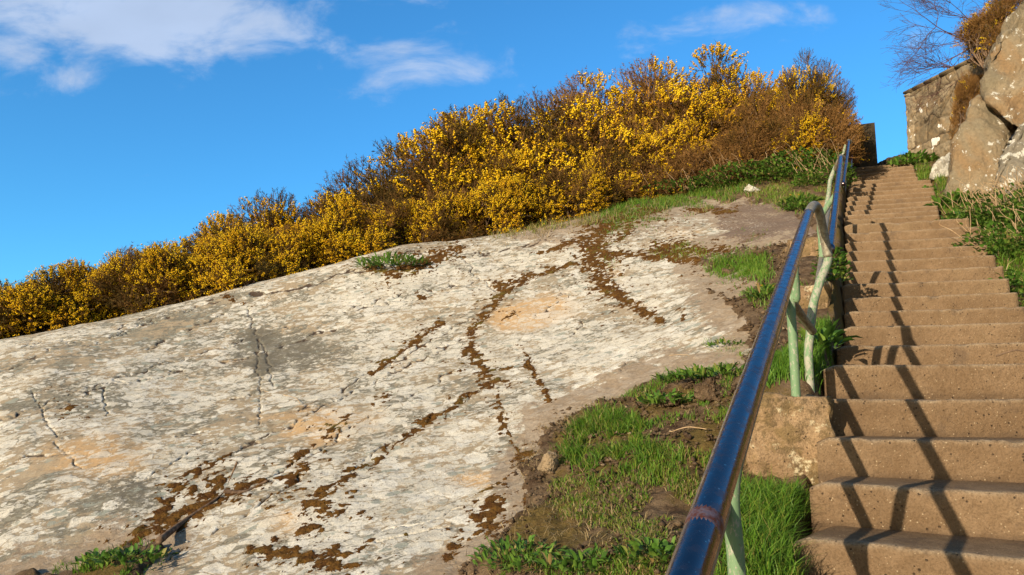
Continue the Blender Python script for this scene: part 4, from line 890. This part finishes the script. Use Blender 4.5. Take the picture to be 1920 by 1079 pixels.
CR_D = [9.3, 9.5, 9.8, 10.1, 10.4, 10.9, 11.3, 11.5, 11.9, 12.5, 12.5, 12.2, 12.0]
ORD = ['first', 'second', 'third', 'fourth', 'fifth', 'sixth', 'seventh', 'eighth', 'ninth', 'tenth', 'eleventh', 'twelfth', 'thirteenth', 'fourteenth', 'fifteenth', 'sixteenth', 'seventeenth', 'eighteenth', 'nineteenth', 'twentieth']
rows = [('front', 0.75, 0.40, 0.9, 88), ('middle', 1.7, 0.68, 1.05, 100), ('back', 2.9, 0.97, 1.2, 112)]
for rname, dd, frac, wr, stepx in rows:
    idx = 0; pxx = -60 + {'front': 0, 'middle': 40, 'back': 15}[rname]
    while pxx < 1500:
        D = float(np.interp(pxx, CR_X, CR_D)) + dd + random.uniform(-.15, .15)
        cpx = min(pxx, 1540); top = float(np.mean([np.interp(cpx+o_, SIL_X, SIL_Y) for o_ in (-35, 0, 35)])) + (random.uniform(-8, 8) if rname == 'back' else 0); x = (pxx-960)/F*D*1.03
        g = gz1(x, D); zt = vtan(top)*(D-(.35 + .5*max(0, min(1, (pxx-150)/450))))
        hh = max(0.85, (zt-g)*frac*random.uniform(.97, 1.03)); w = max(min(wr*random.uniform(.95, 1.15), 0.8*hh+.4), .74*hh); w = min(w, max(.45, ((1606-960)/F*D*1.04 - x)/1.0))
        if pxx < 750: kind = random.choices(['heavy', 'mid', 'brown'], [8, 2, 0] if rname != 'back' else [5, 4, 1])[0]
        elif pxx < 1080: kind = random.choices(['heavy', 'mid', 'brown'], [6, 3, 1] if rname == 'front' else [2, 5, 3])[0]
        else: kind = random.choices(['heavy', 'mid', 'brown'], [0, 3, 7] if rname == 'front' else ([2, 4, 4] if rname == 'middle' else [1, 4, 5]))[0]
        ad = {'heavy': 'gorse thick with yellow blossom', 'mid': 'gorse dotted with yellow blossom', 'brown': 'brown leggy gorse with few blossoms'}[kind]
        bush(kind, x, D, w, w, hh/1.16, random.uniform(0, 6.28), '%s, %s from left in the %s row behind slab' % (ad, ORD[min(idx, 19)], rname))
        idx += 1; pxx += stepx*(10.5/D if rname == 'front' else 11.5/D)*random.uniform(.9, 1.1)

for kind, px_, D, hh, lb in (('mid', 1512, 13.4, 112, 'tall gorse against the sky left of the dark pillar'), ('brown', 1535, 12.9, 175, 'brown gorse crowding the third handrail')):
    x_ = (px_-960)/F*D*1.03; bush(kind, x_, D, .86, .9, (vtan(hh)*(D-.15)-gz1(x_, D))/1.16, 1.0, lb)
# gorse right of the stairs, over the wall and the outcrop
for kind, (a, b), D, sc_, tl, lb in [
   ('brown', (1862, 72), 11.6, (.72, .6, .70), (0, -.5), 'brown gorse leaning out from the top of the right outcrop'),
   ('brown', (1905, 20), 11.8, (.75, .6, .7), (0, -.4), 'gorse at the top right corner above the outcrop'),
   ('brown', (1822, 215), 12.4, (.34, .3, .85), (0, 0), 'brown scrub growing up the wall beside the outcrop'),
   ('brown', (1832, 150), 12.3, (.34, .3, .35), (0, 0), 'small gorse with orange blossom on the wall top beside the outcrop')]:
    p = ray(a, b, D); bush(kind, p.x, p.y, *sc_, random.uniform(0, 6), lb, 'gorse on the right outcrop', z=p.z-0.35, tilt=tl)

# ================================================================ outcrops and stones
def hull_rock(name, pts, mat, label, cat, cuts=4, amp=0.06, freq=1.6, sm=True, group=None, bev=0.12):
    o0 = Vector(pts[0]); bm = bmesh.new()
    for p in pts: bm.verts.new(Vector(p)-o0)
    r = bmesh.ops.convex_hull(bm, input=bm.verts[:]); bmesh.ops.delete(bm, geom=[g for g in r['geom_interior'] if isinstance(g, bmesh.types.BMVert)], context='VERTS')
    if bev: bmesh.ops.bevel(bm, geom=bm.edges[:], offset=bev, segments=2, affect='EDGES', profile=0.6)
    bmesh.ops.triangulate(bm, faces=bm.faces[:])
    size = max((v.co.length for v in bm.verts))
    for it in range(cuts):
        es = [e for e in bm.edges if e.calc_length() > size*0.022]
        if not es or len(bm.verts) > 60000: break
        bmesh.ops.subdivide_edges(bm, edges=es, cuts=1); bmesh.ops.triangulate(bm, faces=[f for f in bm.faces if len(f.verts) > 3])
    bm.normal_update(); co = np.array([v.co for v in bm.verts]); nr = np.array([v.normal for v in bm.verts]); s = 1/size*freq*2
    a = fbm((co[:, 0]+co[:, 1]*.6)*s+3, (co[:, 2]-co[:, 1]*.5)*s+9, 5, 3, .55); b = fbm((co[:, 1]-co[:, 0]*.3)*s*2+30, co[:, 2]*s*2, 4, 8)
    rid = 1-np.abs(fbm((co[:, 0]*.7-co[:, 1])*s*.9, (co[:, 2]+co[:, 0]*.4)*s*.9, 3, 12))*2
    co = co + nr*((a*amp + b*amp*.4 + rid*amp*.35 + fbm((co[:, 0]*1.2+co[:, 1])*s*6, (co[:, 2]*1.2-co[:, 0]*.3)*s*6, 4, 21, .6)*amp*.3)[:, None])
    q_ = fbm((co[:, 0]-co[:, 1]*.5)*s*1.8+5, (co[:, 2]*1.4+co[:, 0]*.7)*s*1.8, 3, 44)*4; co = co + nr*((sstep(.35, .65, q_-np.floor(q_))+np.floor(q_))*amp*.13)[:, None]
    for v, p in zip(bm.verts, co): v.co = p
    for f in bm.faces: f.smooth = sm
    return tag(obj(name, bm, M[mat], None, o0), label, cat, group)
def outline(poly, D, depth, bulge=0.0):
    pts = [];
    for q in poly:
        a, b = q[0], q[1]; dd = q[2] if len(q) > 2 else 0; p = ray(a, b, D+dd); pts.append(p); pts.append(p*((D+dd+depth)/(D+dd))*1.0 + Vector((0.15, 0, -0.1)))
    return pts
hull_rock('rock_outcrop', outline([(1766,382,.1),(1776,330),(1796,262),(1812,200),(1836,176,.2),(1905,232,-.1),(1880,300,-.25),(1860,390,-.3),(1820,400,-.1)], 10.4, 1.2), 'outcrop', 'tall ochre rock face with smooth front beside the upper steps', 'rock outcrop', 6, .09, 2.6, bev=.07)
hull_rock('rock_outcrop', outline([(1846,200,.1),(1838,170),(1852,118),(1890,62,.1),(1945,-20,.2),(2060,-40,.4),(2060,240,-.3),(1935,250,-.4),(1880,228,-.3)], 10.3, 1.6), 'outcrop', 'overhanging rounded rock above the ochre face', 'rock outcrop', 6, .15, 2.8, bev=.07)
hull_rock('rock_outcrop', outline([(1850,400,-.1),(1868,340),(1895,285),(1925,220,.1),(2050,180,.2),(2060,430,-.4),(1925,430,-.3)], 9.9, 1.2), 'outgrey', 'grey lichened rock at the right edge below the overhang', 'rock outcrop', 6, .11, 3.0, bev=.06)
hull_rock('boulder', outline([(1738,335),(1752,305),(1778,284,.1),(1795,290,.2),(1790,330),(1765,340)], 11.9, .5), 'pale', 'pale lichened boulder beside the topmost steps', 'boulder', 5, .03, 3, bev=.05)
# small stones and soil clods
def small_rock(name, px, py, w, h, mat, label, cat, amp=.012, bev=.008, sink=.25, seed=0, D=None):
    p = at_ground(px, py); rd = random.Random(seed); W = w*p.y/F; H = h*p.y/F; pts = []
    for i in range(13):
        a = rd.uniform(0, 6.28); q = rd.uniform(-1, 1); r = math.sqrt(1-q*q*.6); pts.append(Vector((p.x + W/2*r*math.cos(a), p.y + W/2*r*math.sin(a)*.8, p.z + H*(.5-sink) + H/2*q)))
    return hull_rock(name, pts, mat, label, cat, 4, amp, 2.5, True, None, bev)
small_rock('stone', 1027, 888, 46, 50, 'tan', 'small squarish tan stone at the edge of the grass tussock', 'stone', .006, .006, .12, 4)
small_rock('soil_clod', 1330, 748, 66, 46, 'soil', 'large brown soil clod amid the weeds left of the nearest handrail', 'soil clod', .02, .012, .2, 5)
small_rock('soil_clod', 1258, 762, 44, 26, 'soil', 'small grassy soil clod left of the large clod', 'soil clod', .015, .008, .2, 6)
small_rock('stone', 1410, 360, 34, 16, 'pale', 'white stone in the grass above the bare brown slab', 'stone', .02, .01, .2, 7)
small_rock('soil_clod', 1337, 552, 20, 10, 'soil', 'tiny dark clod lying on the pale rock', 'soil clod', .008, .004, .2, 8)
small_rock('soil_clod', 1368, 516, 34, 18, 'soil', 'dark soil clod below the grass tuft on the slab', 'soil clod', .012, .006, .2, 9)
small_rock('stone', 1402, 666, 26, 16, 'pale', 'pale stone on the soil left of the first green post', 'stone', .006, .004, .2, 10)
small_rock('soil_clod', 1430, 480, 48, 22, 'soil', 'dark crumbled soil clod at the end of the bare brown slab', 'soil clod', .02, .01, .3, 12)
small_rock('soil_clod', 1400, 620, 44, 20, 'soil', 'brown clod on the soil below the yellow flowered plant', 'soil clod', .015, .008, .3, 13)

# ================================================================ masonry wall and pillar
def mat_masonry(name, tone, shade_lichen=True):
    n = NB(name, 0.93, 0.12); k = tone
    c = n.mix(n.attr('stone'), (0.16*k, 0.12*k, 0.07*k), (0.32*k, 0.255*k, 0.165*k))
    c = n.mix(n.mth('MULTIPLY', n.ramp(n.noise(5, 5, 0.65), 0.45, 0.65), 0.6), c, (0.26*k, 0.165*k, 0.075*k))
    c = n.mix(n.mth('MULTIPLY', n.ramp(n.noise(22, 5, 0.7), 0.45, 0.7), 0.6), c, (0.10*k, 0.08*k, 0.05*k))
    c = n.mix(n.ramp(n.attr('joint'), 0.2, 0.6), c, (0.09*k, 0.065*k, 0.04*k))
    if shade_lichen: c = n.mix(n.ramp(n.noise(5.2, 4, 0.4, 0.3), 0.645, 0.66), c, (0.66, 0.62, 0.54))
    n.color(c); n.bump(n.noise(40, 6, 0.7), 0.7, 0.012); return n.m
M['masonry'] = mat_masonry('rubble_masonry', 1.0); M['shadestone'] = mat_masonry('shade_painted_pillar_stone', 0.2, False)  # pillar stone toned down so its colour stands in for shade
def wall_mesh(P0, P1, h0, h1, z0, z1, thick, seed):
    """rubble face from P0 to P1; h = top heights, z = foot heights"""
    rd = np.random.default_rng(seed); Lw = (Vector(P1)-Vector(P0)).length; nu = int(Lw/0.012); nv = 130
    U, Vv = np.meshgrid(np.linspace(0, Lw, nu), np.linspace(0, 1, nv), indexing='ij')
    H = (h0 + (h1-h0)*U/Lw); Zb = (z0+(z1-z0)*U/Lw); Zw = Zb + (H-Zb)*Vv
    ch = 0.15; w = Zw*(1+.1*np.sin(Zw*3)) + 0.075*fbm(U*3, Zw*3, 3, seed) + .02*fbm(U*12, Zw*12, 2, seed); row = np.floor(w/ch).astype(int)
    bl = 0.20 + 0.14*_tab[(row*7) & 255, 3]; uu = U + 0.10*fbm(U*4+9, Zw*4, 3, seed+2) + _tab[(row*13) & 255, 9]*bl; cell = np.floor(uu/bl).astype(int)
    fu = (uu/bl-cell); fv = w/ch-row; e = np.minimum(np.minimum(fu, 1-fu)*bl, np.minimum(fv, 1-fv)*ch); joint = (1-sstep(0.002, 0.014, e))*vnoise(U*9, Zw*9, 3)*1.2
    stone = _tab[(cell*31+row*17) & 255, (row*5+cell*3) & 255]
    out = 0.020*sstep(0, .035, e) + 0.030*(stone-.5) + 0.030*fbm(U*9, Zw*9, 5, 5)
    top = sstep(0.985, 1, Vv); out = out*(1-top)
    dx, dy = (P1[0]-P0[0])/Lw, (P1[1]-P0[1])/Lw; nx, ny = -dy, dx
    if nx > 0: nx, ny = -nx, -ny            # face towards the stairs
    V = np.stack([P0[0]+dx*U+nx*out, P0[1]+dy*U+ny*out, Zw + 0.02*fbm(U*5, U*0, 3)*Vv], -1)
    back = V[:, -1:, :].copy(); back[..., 0] -= nx*thick; back[..., 1] -= ny*thick; low = back.copy(); low[..., 2] = Zb[:, -1:]
    V = np.concatenate([V, back, low], 1); J = np.concatenate([joint, joint[:, -1:]*0, joint[:, -1:]*0], 1); S = np.concatenate([stone, stone[:, -1:], stone[:, -1:]], 1)
    f = grid_faces(nu, nv+2); o = V[0, 0].copy()
    me = mesh_np('wall', (V-o).reshape(-1, 3), f, attrs=dict(joint=J.ravel(), stone=S.ravel()), smooth=True)
    bm = bmesh.new(); bm.from_mesh(me); bm.verts.ensure_lookup_table(); m = nv+2
    for k in (0, nu-1):
        vs = [bm.verts[k*m+q] for q in range(m)]; bm.faces.new(vs)
    bmesh.ops.recalc_face_normals(bm, faces=bm.faces); bm.to_mesh(me); bm.free(); return me, Vector(o)
a = ray(1697, 178, 14.2); b = ray(1856, 98, 12.3); a0 = ray(1704, 318, 14.2)
me, o = wall_mesh((a.x, a.y), (b.x, b.y), a.z, b.z, a0.z-.3, a0.z-.9, .45, 4)
w_ = empty('stone_wall', o, 'rough rubble stone wall spotted with white lichen at the stair top', 'wall')
obj('masonry', me, M['masonry'], w_)
# flat coping stones
tt = 0.0; k = 0; Lw = (b-a).length
while tt < Lw-.1:
    l = random.uniform(.22, .38); c = a.lerp(b, (tt+l/2)/Lw); dr = math.atan2(b.y-a.y, b.x-a.x)
    bm = bmesh.new(); bmesh.ops.create_cube(bm, size=1)
    sl = math.atan2(b.z-a.z, Lw)
    for v in bm.verts: v.co = Vector((v.co.x*l*.96 + random.uniform(-.01, .01), v.co.y*.50, v.co.z*.05 + random.uniform(-.006, .006) ))
    bmesh.ops.bevel(bm, geom=bm.edges[:], offset=.008, segments=2, affect='EDGES')
    for f in bm.faces: f.smooth = True
    cp = obj('coping_stone', bm, M['masonry'], w_, Vector((c.x+.2*math.sin(-dr)*-1*0 + .19, c.y+.04, c.z+.022)) - o); cp.rotation_euler = (0, -sl, dr); tt += l; k += 1
pa = ray(1586, 232, 14.5); pb = ray(1596, 228, 14.9)
pz0 = ray(1590, 330, 14.5).z
bmw, ow = wall_mesh((pa.x, pa.y), (pb.x, pb.y+.25), pa.z-.06, pb.z-.1, pz0, pz0, .5, 9)
tag(obj('stone_pillar', bmw, M['shadestone'], None, ow), 'stone pillar with shade put into its colour, behind the topmost handrail', 'pillar')

# ================================================================ fallen branch and straws on the slab
def ontop(px, py, up=0.015): p = at_ground(px, py); return p + Vector((0, 0, up))
sp = [ontop(298, 1020), ontop(345, 985, .02), ontop(400, 950, .03), ontop(420, 935, .04), ontop(428, 935, .10), ontop(441, 935, .20)]
br_ = empty('fallen_branch', sp[0], 'bent dry branch lying on the moss at the lower left', 'branch')
tube('main_limb', sp, [0.019*(1-.04*k) for k in range(5*7+1)][:5*7+1], M['stick'], br_, 8, 7)
sq = [sp[3], ontop(455, 930, .02), ontop(480, 920, .02), ontop(502, 911, .03)]
tube('side_limb', sq, [0.013*(1-.02*k) for k in range(3*7+1)], M['stick'], br_, 8, 7)
for lb, pts in [('thin pale straw on the middle of the slab', [(495,738),(530,745),(555,752),(562,762)]), ('thin dry twig lying on the lower right of the slab', [(1255,672),(1290,672),(1320,686)]),
                ('pale straw lying across the turf beside the handrail', [(1258,818),(1290,809),(1325,813)]), ('dry curved twig lying on the step at the right edge', None)]:
    if pts: P = [ontop(*q, .02) for q in pts]
    else: P = [ray(1868, 668, 4.05), ray(1885, 662, 4.0), ray(1905, 657, 3.97), ray(1925, 660, 3.95)]
    o0 = P[0].copy(); pp = smooth_path([p-o0 for p in P], 6); V, q, t = tube_arrays(pp, 0.0022 if pts else 0.0035, 6)
    tag(obj('twig', mesh_np('twig', [tuple(v) for v in V], q, t, smooth=True), M['straw'] if pts else M['stick'], None, o0), lb, 'twig')

# ================================================================ bare tree at the top right
def bare_tree(label, base, aim, length, seed, depth=6, spread=.45, r0=.05):
    rd = random.Random(seed); root = empty('bare_tree', base, label, 'tree'); base = Vector(base)
    A = {'trunk': ([], []), 'twigs': ([], [])}
    def grow(p, d, L, r, lv):
        n = 5; pts = [p]; q = p
        for i in range(n): d = (d + Vector((rd.gauss(0, .11), rd.gauss(0, .11), rd.gauss(0.01, .11)))).normalized(); q = q + d*L/n; pts.append(q)
        V, Fq = A['trunk' if lv == 0 else 'twigs']; off = len(V); v, fq, _ = tube_arrays([x-base for x in pts], [max(r*(1-.45*i/n), .0017) for i in range(n+1)], 6 if lv < 2 else 3, False)
        V += [tuple(x) for x in v]; Fq += [tuple(c+off for c in f) for f in fq]
        if lv >= depth: return
        for i in range(rd.choice([2, 3, 3]) if lv else 5):
            t = rd.uniform(.3, 1); s = pts[min(n, int(t*n)+1)]; nd = (d + Vector((rd.gauss(0, spread), rd.gauss(0, spread), rd.gauss(0, spread)))).normalized(); grow(s, nd, L*rd.uniform(.58, .8), r*.58, lv+1)
        grow(pts[-1], d, L*.75, r*.6, lv+1)
    grow(base, Vector(aim).normalized(), length, r0, 0)
    for nm, (V, Fq) in A.items(): obj(nm, mesh_np(nm, V, Fq, smooth=True), M['twig'], root)
    return root
bare_tree('bare purple-twigged tree reaching out over the wall at the top right', ray(1905, 110, 13.2), (-1.0, -.1, .42), 0.95, 5, 5, .40, .022)
bare_tree('slender bare sapling behind the wall with fine twigs against the sky', ray(1860, 150, 13.6), (-1.0, 0, .35), 0.62, 9, 4, .42, .014)
print('objects', len(bpy.data.objects), 'faces', sum(len(m.polygons) for m in bpy.data.meshes))
